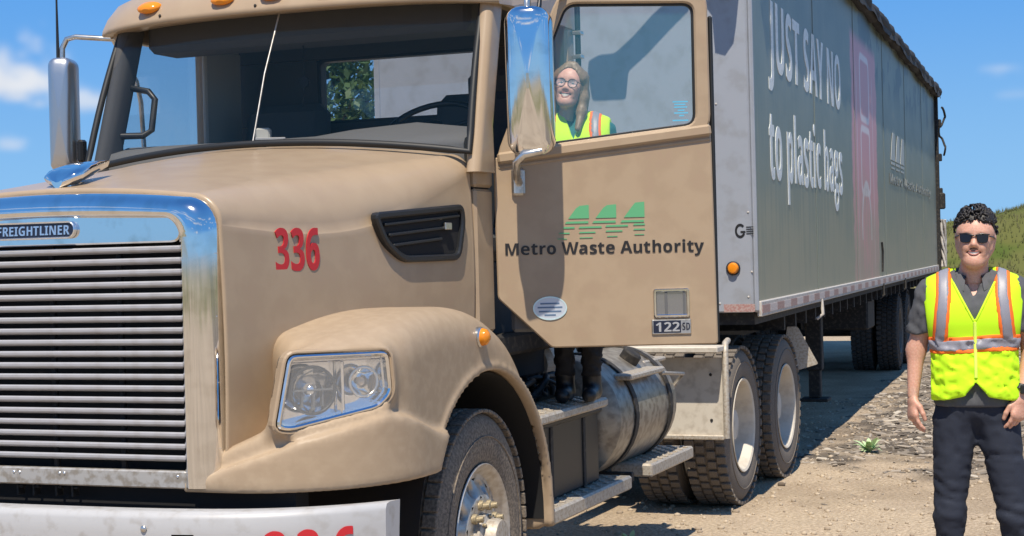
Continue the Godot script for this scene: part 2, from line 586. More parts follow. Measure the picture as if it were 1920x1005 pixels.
func make_materials():
	# dusty tan enamel
	var tan_tex := grain(11, 0.012, 4, [0.352, 0.262, 0.176], [0.380, 0.285, 0.192], 0.3, 0.72, 512)
	M.tan = mottled("tan_paint", tan_tex, 1.3, 0.34)
	M.tan.clearcoat_enabled = true; M.tan.clearcoat = 0.2; M.tan.clearcoat_roughness = 0.22
	M.tan.metallic_specular = 0.35
	M.tan_dusty = mottled("tan_paint_dusty", grain(12, 0.02, 5, [0.355, 0.266, 0.180], [0.392, 0.298, 0.205], 0.3, 0.8, 512), 0.7, 0.42)
	M.tan_dusty.metallic_specular = 0.3
	M.white_paint = mottled("white_paint", grain(13, 0.03, 5, [0.41, 0.41, 0.415], [0.33, 0.315, 0.30], 0.5, 0.9), 0.7, 0.42)
	M.chrome = mottled("chrome", grain(14, 0.02, 4, [0.80, 0.80, 0.80], [0.66, 0.65, 0.63], 0.5, 0.9), 0.8, 0.07, 1.0)
	M.dull_chrome = mottled("dusty_chrome", grain(15, 0.03, 5, [0.60, 0.59, 0.57], [0.45, 0.42, 0.38], 0.4, 0.8), 0.4, 0.28, 0.9)
	M.satin = mat("satin_metal", 0.50, 0.50, 0.51, 0.30, 0.9)
	M.alu = mottled("dusty_aluminium", grain(16, 0.04, 5, [0.52, 0.50, 0.47], [0.36, 0.32, 0.27], 0.35, 0.8), 0.5, 0.45, 0.65)
	M.slat = mottled("slat_metal", grain(17, 0.05, 4, [0.43, 0.425, 0.44], [0.385, 0.37, 0.37], 0.35, 0.9), 0.9, 0.42, 0.35)
	M.black = mat("black_plastic", 0.012, 0.013, 0.015, 0.42)
	M.matte_black = mat("matte_black", 0.008, 0.008, 0.009, 0.85)
	M.rubber_trim = mat("rubber_trim", 0.010, 0.011, 0.012, 0.55)
	M.rubber = mottled("dusty_rubber", grain(18, 0.035, 6, [0.10, 0.084, 0.068], [0.235, 0.19, 0.145], 0.25, 0.75, 512), 0.32, 0.9)
	M.rubber_drive = mottled("dusty_drive_rubber", grain(19, 0.06, 6, [0.115, 0.098, 0.082], [0.185, 0.155, 0.125], 0.25, 0.75, 512), 0.3, 0.9)
	M.rubber_shaded = mottled("shade_dark_trailer_rubber", grain(24, 0.06, 5, [0.035, 0.032, 0.03], [0.075, 0.066, 0.058], 0.3, 0.75), 0.3, 0.9)  # tyre colour darkened to paint in the shade under the trailer
	M.steel_shaded = mottled("shade_dark_wheel_steel", grain(25, 0.05, 4, [0.16, 0.145, 0.125], [0.09, 0.08, 0.07], 0.3, 0.75), 0.3, 0.7)  # rim colour carries the trailer's shade, darker than the drive rims
	M.cream = mottled("dusty_cream_steel", grain(20, 0.03, 5, [0.56, 0.51, 0.43], [0.44, 0.39, 0.32], 0.4, 0.9), 0.8, 0.6)
	M.chassis = mottled("chassis_black", grain(22, 0.04, 4, [0.016, 0.015, 0.014], [0.06, 0.05, 0.04], 0.45, 0.85), 0.5, 0.75)
	M.dusty_step = mottled("dusty_step_metal", grain(23, 0.05, 5, [0.48, 0.44, 0.38], [0.36, 0.30, 0.23], 0.35, 0.75), 0.3, 0.55, 0.35)
	M.red = mat("red_vinyl", 0.50, 0.018, 0.025, 0.4)
	M.green = mat("green_vinyl", 0.10, 0.36, 0.17, 0.45)
	M.black_vinyl = mat("black_vinyl", 0.014, 0.013, 0.013, 0.45)
	M.amber = mat("amber_lens", 0.75, 0.24, 0.01, 0.2)
	M.glass = mat("tinted_glass", 0.06, 0.26, 0.31, 0.02)
	M.glass.transparency = BaseMaterial3D.TRANSPARENCY_ALPHA; M.glass.albedo_color.a = 0.11
	M.windshield = mat("windshield_glass", 0.008, 0.022, 0.026, 0.02)
	M.windshield.transparency = BaseMaterial3D.TRANSPARENCY_ALPHA; M.windshield.albedo_color.a = 0.13; M.windshield.metallic_specular = 0.3
	M.clear = mat("clear_lens", 0.9, 0.93, 0.95, 0.03)
	M.clear.transparency = BaseMaterial3D.TRANSPARENCY_ALPHA; M.clear.albedo_color.a = 0.08
	M.interior = mat("interior_grey", 0.11, 0.112, 0.115, 0.8)
	M.interior_dark = mat("interior_charcoal", 0.06, 0.061, 0.064, 0.85)
	M.interior_light = mat("interior_trim", 0.42, 0.42, 0.39, 0.8)
	M.badge = mat("badge_navy", 0.012, 0.016, 0.035, 0.3)
	M.badge_metal = mat("badge_metal", 0.75, 0.76, 0.78, 0.2, 0.9)

var soil := FastNoiseLite.new()
func ground_height(x: float, z: float) -> float:
	var d := Vector2(x - 1.0, z + 6.0).length()
	var a := soil.get_noise_2d(x * 1.0, z * 1.0) * 0.035 + soil.get_noise_2d(x * 4.0, z * 4.0) * 0.014
	# wheels and boots stand on packed, level soil
	var flat := 1.0
	if x > -2.0 and x < 1.6 and z > -24.0 and z < 3.0: flat = 0.25 + 0.75 * smoothstep(1.25, 1.6, x)
	var m := mulch(x, z)
	var lift := m * (0.02 + 0.05 * maxf(0.0, soil.get_noise_2d(x * 2.0 + 50, z * 2.0)))
	return (a - 0.02) * flat + lift

# how much wood waste lies on the soil here
func mulch(x: float, z: float) -> float:
	var e := soil.get_noise_2d(x * 1.6 + 90.0, z * 1.6) * 1.3
	var s := smoothstep(0.0, 1.0, (-5.9 + e - z) * 0.9 + (x - 2.2) * 0.25)
	return s * smoothstep(0.75, 1.5, x + (z + 7.0) * -0.045 + e * 0.25) * smoothstep(-34.0, -24.0, z)

func ground():
	soil.seed = 5; soil.frequency = 0.55; soil.fractal_octaves = 4
	var xs := []
	var zs := []
	var lines := func(lo: float, hi: float, step: float, far: float):
		var out := []
		var v := lo
		while v < hi: out.append(v); v += step
		var s := step
		v = hi
		while v < far: out.append(v); s *= 1.35; v += s
		out.append(far)
		var low := []
		s = step; v = lo - s
		while v > -far: low.append(v); s *= 1.35; v -= s
		low.append(-far)
		low.reverse()
		return low + out
	xs = lines.call(-2.4, 5.2, 0.07, 700.0)
	zs = lines.call(-26.0, 0.6, 0.09, 700.0)
	var st := SurfaceTool.new()
	st.begin(Mesh.PRIMITIVE_TRIANGLES)
	var nx: int = xs.size()
	var patch := FastNoiseLite.new()
	patch.seed = 8; patch.frequency = 0.35; patch.fractal_octaves = 4
	for z in zs:
		for x in xs:
			var m := mulch(x, z)
			var p := patch.get_noise_2d(x, z)
			var p2 := patch.get_noise_2d(x * 5.0 + 30, z * 5.0)
			var sand := Color(0.52, 0.42, 0.305).lerp(Color(0.42, 0.335, 0.24), smoothstep(-0.25, 0.35, p + p2 * 0.5))
			var wood := Color(0.27, 0.232, 0.19).lerp(Color(0.135, 0.114, 0.095), smoothstep(-0.2, 0.3, p2 + p * 0.4))
			var c := sand.lerp(wood, clampf(m * (1.0 + p2 * 1.2), 0, 1))
			if Vector2(x, z).length() > 45.0:
				c = c.lerp(Color(0.19, 0.19, 0.07), smoothstep(-0.1, 0.3, p + 0.15))
			st.set_color(c)
			st.set_uv(Vector2(x, z))
			st.add_vertex(Vector3(x, ground_height(x, z) if absf(x) < 40 and absf(z) < 60 else -0.02, z))
	for j in zs.size() - 1:
		for i in nx - 1:
			var a := j * nx + i
			for k in [a, a + 1, a + nx, a + 1, a + nx + 1, a + nx]:
				st.add_index(k)
	st.generate_normals()
	var g := MeshInstance3D.new()
	g.name = "ground"
	g.mesh = st.commit()
	var m := StandardMaterial3D.new()
	m.resource_name = "dry_soil"
	m.vertex_color_use_as_albedo = true
	m.albedo_texture = grain(31, 0.05, 6, [0.72, 0.70, 0.68], [1.0, 1.0, 1.0], 0.25, 0.75, 512)
	m.uv1_triplanar = true; m.uv1_scale = Vector3.ONE / 0.9
	m.roughness = 0.95; m.metallic_specular = 0.2
	bumpy(m, bump_tex(32, 0.06, 6, 9.0, 512), 0.9)
	g.material_override = m
	add_child(g)
	structure(g)

func hillside():
	hills.seed = 4; hills.frequency = 0.03; hills.fractal_octaves = 5
	var sh := Sh.new()
	var col := func(x: float, z: float):
		return 0.0
	var st := SurfaceTool.new()
	st.begin(Mesh.PRIMITIVE_TRIANGLES)
	var nx := 150
	var nz := 70
	var pos := []
	for j in nz:
		for i in nx:
			var x := -14.0 + 64.0 * i / (nx - 1)
			var z := -46.0 - 60.0 * j / (nz - 1)
			var rise := smoothstep(-46.0, -66.0, z) * (1.0 - 0.9 * smoothstep(-80.0, -106.0, z))
			var y := (2.55 + (x + 4.6) * 0.235) * rise
			y = minf(y, 9.0 * rise)
			y += hills.get_noise_2d(x * 3.0, z * 3.0) * 0.5 * rise - 0.05
			if x < -4.5: y = maxf(y, -0.3)
			pos.append(Vector3(x, y, z))
	for j in nz:
		for i in nx:
			var p: Vector3 = pos[j * nx + i]
			var v := hills.get_noise_2d(p.x * 9.0, p.z * 9.0)
			var v2 := hills.get_noise_2d(p.x * 2.4 + 70.0, p.z * 2.4)
			var c := Color(0.120, 0.122, 0.040).lerp(Color(0.21, 0.18, 0.10), smoothstep(-0.05, 0.4, v2 + v * 0.5))
			c = c.lerp(Color(0.075, 0.105, 0.025), smoothstep(0.12, 0.42, v))
			st.set_color(c)
			st.add_vertex(p)
	for j in nz - 1:
		for i in nx - 1:
			var a := j * nx + i
			for k in [a, a + nx, a + 1, a + 1, a + nx, a + nx + 1]:
				st.add_index(k)
	st.generate_normals()
	var h := MeshInstance3D.new()
	h.name = "hill"
	h.mesh = st.commit()
	var m := StandardMaterial3D.new()
	m.resource_name = "hill_grass"
	m.vertex_color_use_as_albedo = true
	m.roughness = 0.95; m.metallic_specular = 0.1
	h.material_override = m
	add_child(h)
	structure(h)
	# tufts of grass and weeds over the slope
	var gs := Sh.new()
	for b in 7:
		var a := b * 2.4
		var d := Vector3(cos(a), 0, sin(a))
		var tip := d * 0.35 + Vector3(0, 0.8 + 0.2 * (b % 3), 0)
		var side := d.cross(Vector3.UP) * 0.07
		gs.emit(PackedVector3Array([d * 0.05 - side, d * 0.05 + side, tip]), PackedInt32Array([-1]), Vector3(0, -5, 0))
	gs.st.generate_normals()
	var mm := MultiMesh.new()
	mm.transform_format = MultiMesh.TRANSFORM_3D
	mm.use_colors = true
	mm.mesh = gs.st.commit()
	var spots := []
	var r := RandomNumberGenerator.new()
	r.seed = 14
	for k in 42000:
		var i := r.randi_range(0, nx - 2)
		var j := r.randi_range(0, int(nz * 0.6))
		var a: Vector3 = pos[j * nx + i]; var b: Vector3 = pos[(j + 1) * nx + i + 1]
		var p := a.lerp(b, r.randf())
		p.x += r.randf_range(-0.2, 0.2)
		if p.x > 16.0 or p.y < -0.02: continue
		var v := hills.get_noise_2d(p.x * 2.4 + 70.0, p.z * 2.4)
		if v > 0.22 and r.randf() < 0.6: continue
		var s := r.randf_range(0.05, 0.17)
		spots.append([Transform3D(Basis(Vector3.UP, r.randf() * TAU).scaled(Vector3(s, s * r.randf_range(0.7, 1.5), s)), p), Color(0.120, 0.130, 0.036).lerp(Color(0.24, 0.205, 0.11), clampf(r.randf() * 0.7 + v, 0, 1))])
	mm.instance_count = spots.size()
	for k in spots.size():
		mm.set_instance_transform(k, spots[k][0]); mm.set_instance_color(k, spots[k][1])
	var mi := MultiMeshInstance3D.new()
	mi.name = "hill_grass"
	mi.multimesh = mm
	var gm := mat("grass_blades", 1, 1, 1, 0.9)
	gm.vertex_color_use_as_albedo = true
	mi.material_override = gm
	add_child(mi)
	tag(mi, "olive green and straw coloured grass covering the hill behind the man", "grass")
	structure(mi, "stuff")
	hill_shrubs(pos, nx)
	tree(Vector3(-13.3, 0, -26.0))

# leafy shrubs along the crest of the hill
func hill_shrubs(pos: Array, nx: int):
	pass

# a leafy tree standing beyond the trailer, seen through the cab
func tree(at: Vector3):
	var t := group_node("leafy_tree", self, Transform3D(Basis().scaled(Vector3.ONE * 1.4), at))
	tag(t, "leafy dark green tree far behind the cab, seen through its rear window", "tree")
	var bark := mat("bark", 0.09, 0.07, 0.05, 0.9)
	var trunk := Sh.new()
	trunk.tube([Vector3(0, -0.1, 0), Vector3(0.05, 1.0, 0.03), Vector3(-0.05, 2.2, 0), Vector3(0.05, 3.6, 0.05), Vector3(0, 5.0, 0)], [0.2, 0.16, 0.13, 0.09, 0.04], 10)
	var r := RandomNumberGenerator.new()
	r.seed = 44
	var ends := []
	for k in 26:
		var y := r.randf_range(1.5, 4.6)
		var a := r.randf() * TAU
		var l := r.randf_range(0.7, 1.5) * (1.0 - absf(y - 2.8) / 4.5)
		var e := Vector3(cos(a) * l, y + l * 0.5, sin(a) * l)
		trunk.tube([Vector3(0, y, 0), Vector3(cos(a) * l * 0.5, y + l * 0.18, sin(a) * l * 0.5), e], [0.05, 0.035, 0.012], 6)
		ends.append(e); ends.append(e * Vector3(0.6, 1, 0.6))
	obj("trunk", trunk, bark, t)
	var crown := Sh.new()
	for k in 6500:
		var e: Vector3 = ends[r.randi() % ends.size()]
		var d := Vector3(r.randfn(), r.randfn(), r.randfn()) * 0.22
		var p := e + d
		var u := Vector3(r.randf_range(-1, 1), r.randf_range(-1, 1), r.randf_range(-1, 1)).normalized()
		var v := u.cross(Vector3(r.randf_range(-1, 1), 1, r.randf_range(-1, 1))).normalized()
		var s := r.randf_range(0.035, 0.075)
		crown.emit(PackedVector3Array([p - u * s * 1.5, p + v * s * 0.7, p + u * s * 1.5, p - u * s * 1.5, p + u * s * 1.5, p - v * s * 0.7]), PackedInt32Array([-1]), e - d * 3.0)
	var leaf := mat("leaf", 0.05, 0.095, 0.03, 0.6)
	leaf.backlight_enabled = true; leaf.backlight = lc(0.05, 0.09, 0.02)
	obj("crown", crown, leaf, t)

# ---------------------------------------------------------------- the tractor: x to its left, z forwards, wheels on y = 0
var truck: Node3D

func hood_half(z: float) -> float:
	var t := clampf((1.2 - z) / 1.62, 0, 1)
	return 0.70 + 0.265 * pow(t, 0.95)

func hood_top(z: float) -> float:
	var t := clampf((1.2 - z) / 1.62, 0, 1)
	return lerpf(1.945, 2.185, pow(t, 0.9))

# outline of the hood at z, from the left lower edge over the top to the right one
func hood_section(z: float, drop := 0.0) -> Array:
	var t := clampf((1.2 - z) / 1.62, 0, 1)
	var w := hood_half(z)
	var top := hood_top(z) - drop
	var r := lerpf(0.115, 0.10, t) + 0.13 * sin(PI * clampf(t, 0, 1)) # broad soft shoulder half way
	var crown := lerpf(0.035, 0.075, t)
	var half := []
	var low := lerpf(0.9, 1.3, clampf(t * 1.4, 0, 1))
	var ys := top - crown - r
	var ridge := ys + 0.012 + r * 0.10
	# side from below: leans in a little towards the shoulder
	for k in 9:
		var f := k / 8.0
		var y := lerpf(low, ys - 0.02, f)
		half.append(Vector3(w + 0.012 * sin(PI * f), y, z))
	# the pressed line below the shoulder
	var step := 0.007 * smoothstep(0.0, 0.08, t) * (1.0 - smoothstep(0.62, 0.72, t))
	half.append(Vector3(w, ys, z))
	half.append(Vector3(w - step * 0.2, ys + 0.004, z)); half.append(Vector3(w - step, ys + 0.010, z))
	for k in range(1, 11):
		var a := PI / 2 * k / 10.0
		half.append(Vector3(w - r + cos(a) * (r - step), ys + 0.01 + sin(a) * (r - 0.01), z))
	for k in range(1, 9):
		var f := k / 8.0
		half.append(Vector3((w - r) * (1 - f), top - crown * (1 - f) * (1 - f), z))
	var out := half.duplicate()
	for k in range(half.size() - 2, -1, -1):
		out.append(Vector3(-half[k].x, half[k].y, half[k].z))
	return out

func tractor():
	truck = group_node("semi_tractor")
	tag(truck, "dusty tan conventional truck tractor with chrome grille and its left door open", "truck")
	hood()
	grille()
	bumper()
	fenders()
	cab()
	door()
	chassis()

func hood():
	var sh := Sh.new()
	var rings := []
	for k in 30:
		rings.append(hood_section(lerpf(1.175, -0.42, k / 29.0)))
	sh.loft(rings, false, false, 0, Vector3(0, 1.5, 0.4))
	# rolled front lip
	var lip := []
	for q in [[1.175, 0.0, 1.0], [1.186, 0.006, 0.997], [1.186, 0.02, 0.985], [1.15, 0.03, 0.975]]:
		var s := hood_section(1.175)
		var ring := []
		for v in s: ring.append(Vector3(v.x * q[2], v.y - q[1], q[0]))
		lip.append(ring)
	sh.loft(lip, false, false, 3, Vector3(0, 1.5, 0.0))
	# rolled rear edge
	var rear := []
	for q in [[-0.42, 0.0, 1.0], [-0.432, -0.004, 1.004], [-0.444, 0.004, 1.0], [-0.444, 0.03, 0.98]]:
		var s := hood_section(-0.42)
		var ring := []
		for v in s: ring.append(Vector3(v.x * q[2], v.y - q[1], q[0]))
		rear.append(ring)
	sh.loft(rear, false, false, 4, Vector3(0, 1.5, 0.6))
	var h := obj("hood", sh, M.tan, truck)
	# dark engine bay under it, so that no light shows through the grille
	one_box("engine_bay", Vector3(0, 1.36, 0.35), Vector3(1.1, 0.9, 1.3), M.matte_black, truck)
	# fleet number on both flanks
	for s in [1.0, -1.0]:
		for k in 3: # each figure lies flat on the flank
			var z: float = 0.775 + (1 - k) * 0.088 * s
			var f: float = (1.708 - lerpf(0.9, 1.3, clampf((1.2 - z) / 1.62 * 1.4, 0, 1))) / 0.72
			var b := Basis(Vector3.UP, (PI / 2 - atan2(hood_half(z - 0.04) - hood_half(z + 0.04), 0.08)) * s)
			lettering("number_figure", "336"[k], 0.078, 0.160, Transform3D(b, Vector3((hood_half(z) + 0.012 * sin(PI * clampf(f, 0, 1)) + 0.002) * s, 1.708, z)), M.red, h, 700, "Droid Sans", 0.004)
		side_vent(s, h)
	ornament(h)

func side_vent(s: float, h: Node):
	# black louvred air vent let into the flank
	var zc := 0.02
	var sl := atan2(hood_half(-0.3) - hood_half(0.35), 0.65)
	var b := Basis(Vector3.UP, (PI / 2 - sl) * s)
	var xf := Transform3D(b, Vector3((hood_half(zc) + 0.002) * s, 1.765, zc))
	var outer: Array = [Vector2(-0.31, 0.082), Vector2(0.36, 0.125), Vector2(0.375, 0.05), Vector2(0.33, -0.115), Vector2(-0.10, -0.118), Vector2(-0.23, -0.045)]
	if s < 0:
		for k in outer.size(): outer[k].x = -outer[k].x
	var o := soft(outer, 0.05, 4)
	var sh := Sh.new()
	sh.frame(o, shrink(o, 0.028), 0.030, xf, 0.007)
	var v := obj("air_vent", sh, M.black, h)
	var back := Sh.new()
	back.prism(shrink(o, 0.012), 0.012, xf)
	obj("vent_back", back, M.matte_black, v)
	for k in 3:
		var y := 0.055 - k * 0.045
		one_box("louvre", xf * Vector3((0.05 - 0.02 * k) * s, y, 0.017), Vector3(0.56 - 0.10 * k, 0.012, 0.018), M.black, v, 0.003, b * Basis(Vector3.BACK, 0.07 * s))
	one_box("vent_latch", xf * Vector3(0.23 * s, 0.03, 0.026), Vector3(0.05, 0.03, 0.012), M.dull_chrome, v, 0.003, b)

func ornament(h: Node):
	# chrome hood ornament: a swept wing on a foot
	var sh := Sh.new()
	var rings := []
	for q in [[1.155, 0.022, 0.012, 1.955], [1.14, 0.062, 0.026, 1.972], [1.10, 0.074, 0.036, 1.985], [1.02, 0.055, 0.034, 2.008], [0.92, 0.03, 0.022, 2.03], [0.84, 0.010, 0.008, 2.045]]:
		var ring := []
		for k in 14:
			var a := TAU * k / 14
			ring.append(Vector3(cos(a) * q[1] * 1.1, q[3] + 0.004 + sin(a) * q[2] + 0.018 * absf(cos(a)), q[0]))
		rings.append(ring)
	sh.loft(rings)
	sh.box(Vector3(0, 1.958, 1.07), Vector3(0.07, 0.04, 0.12), 0.012)
	obj("hood_ornament", sh, M.chrome, h)

func grille():
	var g := group_node("grille", truck)
	# chrome shell: an inverted U from the hood lip forward to the slats
	var path := []
	var wo := 0.702
	var ho := 1.925
	var outline := func(w: float, top: float, r: float, crown: float):
		var out := []
		for k in 12: out.append(Vector2(w, lerpf(0.885, top - r, k / 11.0)))
		for k in range(1, 9):
			var a := PI / 2 * k / 9.0
			out.append(Vector2(w - r + cos(a) * r, top - r + sin(a) * r))
		for k in 13:
			var x := lerpf(w - r, -(w - r), k / 12.0)
			out.append(Vector2(x, top + crown * (1.0 - pow(x / (w - r), 2))))
		for k in range(8, 0, -1):
			var a := PI / 2 * k / 9.0
			out.append(Vector2(-(w - r + cos(a) * r), top - r + sin(a) * r))
		for k in range(11, -1, -1): out.append(Vector2(-w, lerpf(0.885, top - r, k / 11.0)))
		return out
	var rings := []
	for q in [[0.695, 1.905, 0.115, 0.030, 1.165], [0.692, 1.900, 0.118, 0.030, 1.205], [0.680, 1.890, 0.118, 0.028, 1.232], [0.655, 1.872, 0.11, 0.024, 1.252], [0.62, 1.852, 0.095, 0.018, 1.262], [0.595, 1.842, 0.085, 0.014, 1.262], [0.58, 1.834, 0.078, 0.012, 1.255], [0.575, 1.830, 0.075, 0.010, 1.225]]:
		var ring := []
		for v in outline.call(q[0], q[1], q[2], q[3]): ring.append(Vector3(v.x, v.y, q[4]))
		rings.append(ring)
	var sh := Sh.new()
	sh.loft(rings, false, false, 0, Vector3(0, 1.4, 0.7))
	var shell := obj("grille_shell", sh, M.chrome, g)
	# rivets up the cheeks
	for s in [1.0, -1.0]:
		for y in [1.02, 1.25, 1.48, 1.70]:
			var rv := Sh.new()
			rv.blob(Transform3D(Basis().scaled(Vector3(0.005, 0.011, 0.011)), Vector3(0.688 * s, y, 1.20)), 8)
			obj("rivet", rv, M.badge_metal, shell)
	# header plate behind the badge
	var hp := Sh.new()
	var poly := soft([Vector2(-0.575, 1.742), Vector2(0.575, 1.742), Vector2(0.575, 1.832), Vector2(0.0, 1.85), Vector2(-0.575, 1.832)], 0.05, 4)
	hp.prism(poly, 0.025, Transform3D(Basis(), Vector3(0, 0, 1.215)), 0.006)
	obj("header_plate", hp, M.chrome, g)
	# oval maker's badge
	var bo := rounded(0.36, 0.062, 0.03, 6)
	var xf := Transform3D(Basis(Vector3.RIGHT, -0.06), Vector3(-0.035, 1.797, 1.241))
	var rim := Sh.new()
	rim.frame(bo, shrink(bo, 0.006), 0.018, xf, 0.003)
	var bdg := obj("badge", rim, M.badge_metal, g)
	var face := Sh.new()
	face.prism(shrink(bo, 0.004), 0.011, xf)
	obj("badge_face", face, M.badge, bdg)
	lettering("badge_lettering", "FREIGHTLINER", 0.315, 0.034, Transform3D(xf.basis, xf * Vector3(0, 0, 0.0125)), M.badge_metal, bdg, 700, "Droid Sans", 0.003)
	# nineteen slats, each its own bar, tilted to shed water
	var slat: Mesh = null
	for k in 19:
		var y := 1.722 - k * 0.0408
		if slat == null:
			var ss := Sh.new()
			var prof := [Vector2(-0.011, -0.014), Vector2(0.008, -0.0085), Vector2(0.0125, -0.004), Vector2(0.0125, 0.003), Vector2(0.008, 0.0075), Vector2(-0.012, 0.006)]
			var rr := []
			for x in [-0.572, -0.3, 0.0, 0.3, 0.572]:
				var ring := []
				for v in prof: ring.append(Vector3(x, v.y * 1.1, v.x))
				rr.append(ring)
			ss.loft(rr, true, true, -1)
			var o := obj("slat", ss, M.slat, g)
			slat = o.mesh
			o.position = Vector3(0, y, 1.228)
		else:
			var o := MeshInstance3D.new()
			o.name = "slat"; o.mesh = slat; o.material_override = M.slat
			g.add_child(o, true)
			o.position = Vector3(0, y, 1.228)
			o.rotation.x = sin(k * 2.3) * 0.02
	# uprights that carry the slats, and the dark radiator behind
	for x in [-0.29, 0.0, 0.29]:
		one_box("slat_upright", Vector3(x, 1.34, 1.195), Vector3(0.02, 0.82, 0.02), M.matte_black, g)
	one_box("radiator", Vector3(0, 1.34, 1.10), Vector3(1.14, 0.86, 0.06), M.matte_black, g)
	for s in [1.0, -1.0]:
		one_box("side_channel", Vector3(0.578 * s, 1.32, 1.22), Vector3(0.012, 0.87, 0.05), M.alu, g)
	# bottom bar with its bolts
	var bar := one_box("bottom_bar", Vector3(0, 0.912, 1.236), Vector3(1.15, 0.062, 0.03), M.alu, g, 0.005)
	for x in [-0.15, -0.125, 0.05, 0.07, 0.545]:
		var rv := Sh.new()
		rv.blob(Transform3D(Basis().scaled(Vector3(0.006, 0.006, 0.005)), Vector3(x, 0.925, 1.251)), 8)
		obj("bolt", rv, M.badge_metal, bar)
	# black skirt and brackets between grille and bumper
	one_box("lower_skirt", Vector3(0, 0.80, 1.10), Vector3(1.9, 0.20, 0.10), M.matte_black, truck)
	for x in [-0.17, -0.10, 0.0, 0.07]:
		var br := Sh.new()
		br.box(Vector3(x, 0.856, 1.19), Vector3(0.008, 0.045, 0.04), 0.002); br.box(Vector3(x + 0.012, 0.866, 1.195), Vector3(0.018, 0.010, 0.02), 0.002)
		obj("skirt_bracket", br, M.chassis, truck)

func bumper_z(x: float) -> float:
	var t := absf(x) / 1.25
	return 1.44 - 0.10 * t * t - 0.30 * pow(t, 5.0)

func bumper():
	var top := func(x: float): return 0.842 - 0.012 * pow(absf(x) / 1.28, 2) - 0.02 + 0.012
	var sh := Sh.new()
	var n := 64
	var E := 1.25
	var prof := [[-0.10, 0.0], [-0.02, 0.004], [0.006, 0.0], [0.016, -0.02], [0.018, -0.07], [0.018, -0.12], [0.018, -0.20], [0.016, -0.34], [0.004, -0.37], [-0.06, -0.38]]
	var cols := []
	for k in n + 1:
		var x := -E + 2 * E * k / n
		var z := bumper_z(x)
		var col := []
		for q in prof: col.append(Vector3(x, 0.824 - 0.002 * pow(x / E, 2) + q[1], z + q[0]))
		cols.append(col)
	var t := PackedVector3Array()
	for k in n:
		var mid := -E + 2 * E * (k + 0.5) / n
		for j in prof.size() - 1:
			if j == 4 or j == 5 or j == 6:
				if absf(absf(mid) - 0.66) < 0.045 and j > 3: continue # tow-eye slots
			t.append_array([cols[k][j], cols[k + 1][j], cols[k + 1][j + 1], cols[k][j], cols[k + 1][j + 1], cols[k][j + 1]])
	sh.emit(t, PackedInt32Array([0]), Vector3(0, 0.6, 0.2))
	# closed ends
	for s in [0, n]:
		var c = cols[s]
		var e := PackedVector3Array()
		for j in range(1, c.size() - 1): e.append_array([c[0], c[j], c[j + 1]])
		sh.emit(e, PackedInt32Array([-1]), Vector3(0, 0.64, 1.0))
	var b := obj("bumper", sh, M.white_paint, truck)
	for s in [1.0, -1.0]:
		one_box("tow_slot_back", Vector3(0.66 * s, 0.66, bumper_z(0.66) - 0.05), Vector3(0.16, 0.26, 0.05), M.matte_black, b)
		var x: float = 0.525 * s
		var bolt := Sh.new()
		bolt.blob(Transform3D(Basis().scaled(Vector3(0.013, 0.013, 0.008)), Vector3(x, 0.772, bumper_z(x) + 0.02)), 8)
		obj("bumper_bolt", bolt, M.dull_chrome, b)
	# fleet number across the left end; the paint follows the curve
	for k in 3:
		var x := 0.965 + k * 0.093
		var a := atan2(bumper_z(x - 0.05) - bumper_z(x + 0.05), 0.1)
		lettering("number_lettering", "336"[k], 0.078, 0.17, Transform3D(Basis(Vector3.UP, a), Vector3(x, 0.676, bumper_z(x) + 0.0205)), M.red, b)

# ------------------------------------------------- fenders and headlamps
const LAMP_C := Vector3(1.086, 1.21, 1.0256)
const LAMP_A := Vector3(0.6644, 0, -0.7474)
const LAMP_N := Vector3(0.7474, 0, 0.6644)
var lamp_poly := PackedVector2Array()

func poly_distance(poly: PackedVector2Array, q: Vector2) -> float:
	var d := 1e9
	var inside := false
	var m := poly.size()
	var j := m - 1
	for i in m:
		var a := poly[j]; var b := poly[i]
		var e := b - a
		var w := q - a
		var t := clampf(w.dot(e) / e.length_squared(), 0, 1)
		d = minf(d, (w - e * t).length_squared())
		if (a.y > q.y) != (b.y > q.y) and q.x < (b.x - a.x) * (q.y - a.y) / (b.y - a.y) + a.x: inside = not inside
		j = i
	return -sqrt(d) if inside else sqrt(d)

func smax(a: float, b: float, k: float) -> float:
	var e := maxf(k - absf(a - b), 0.0) / k
	return maxf(a, b) + e * e * k * 0.25

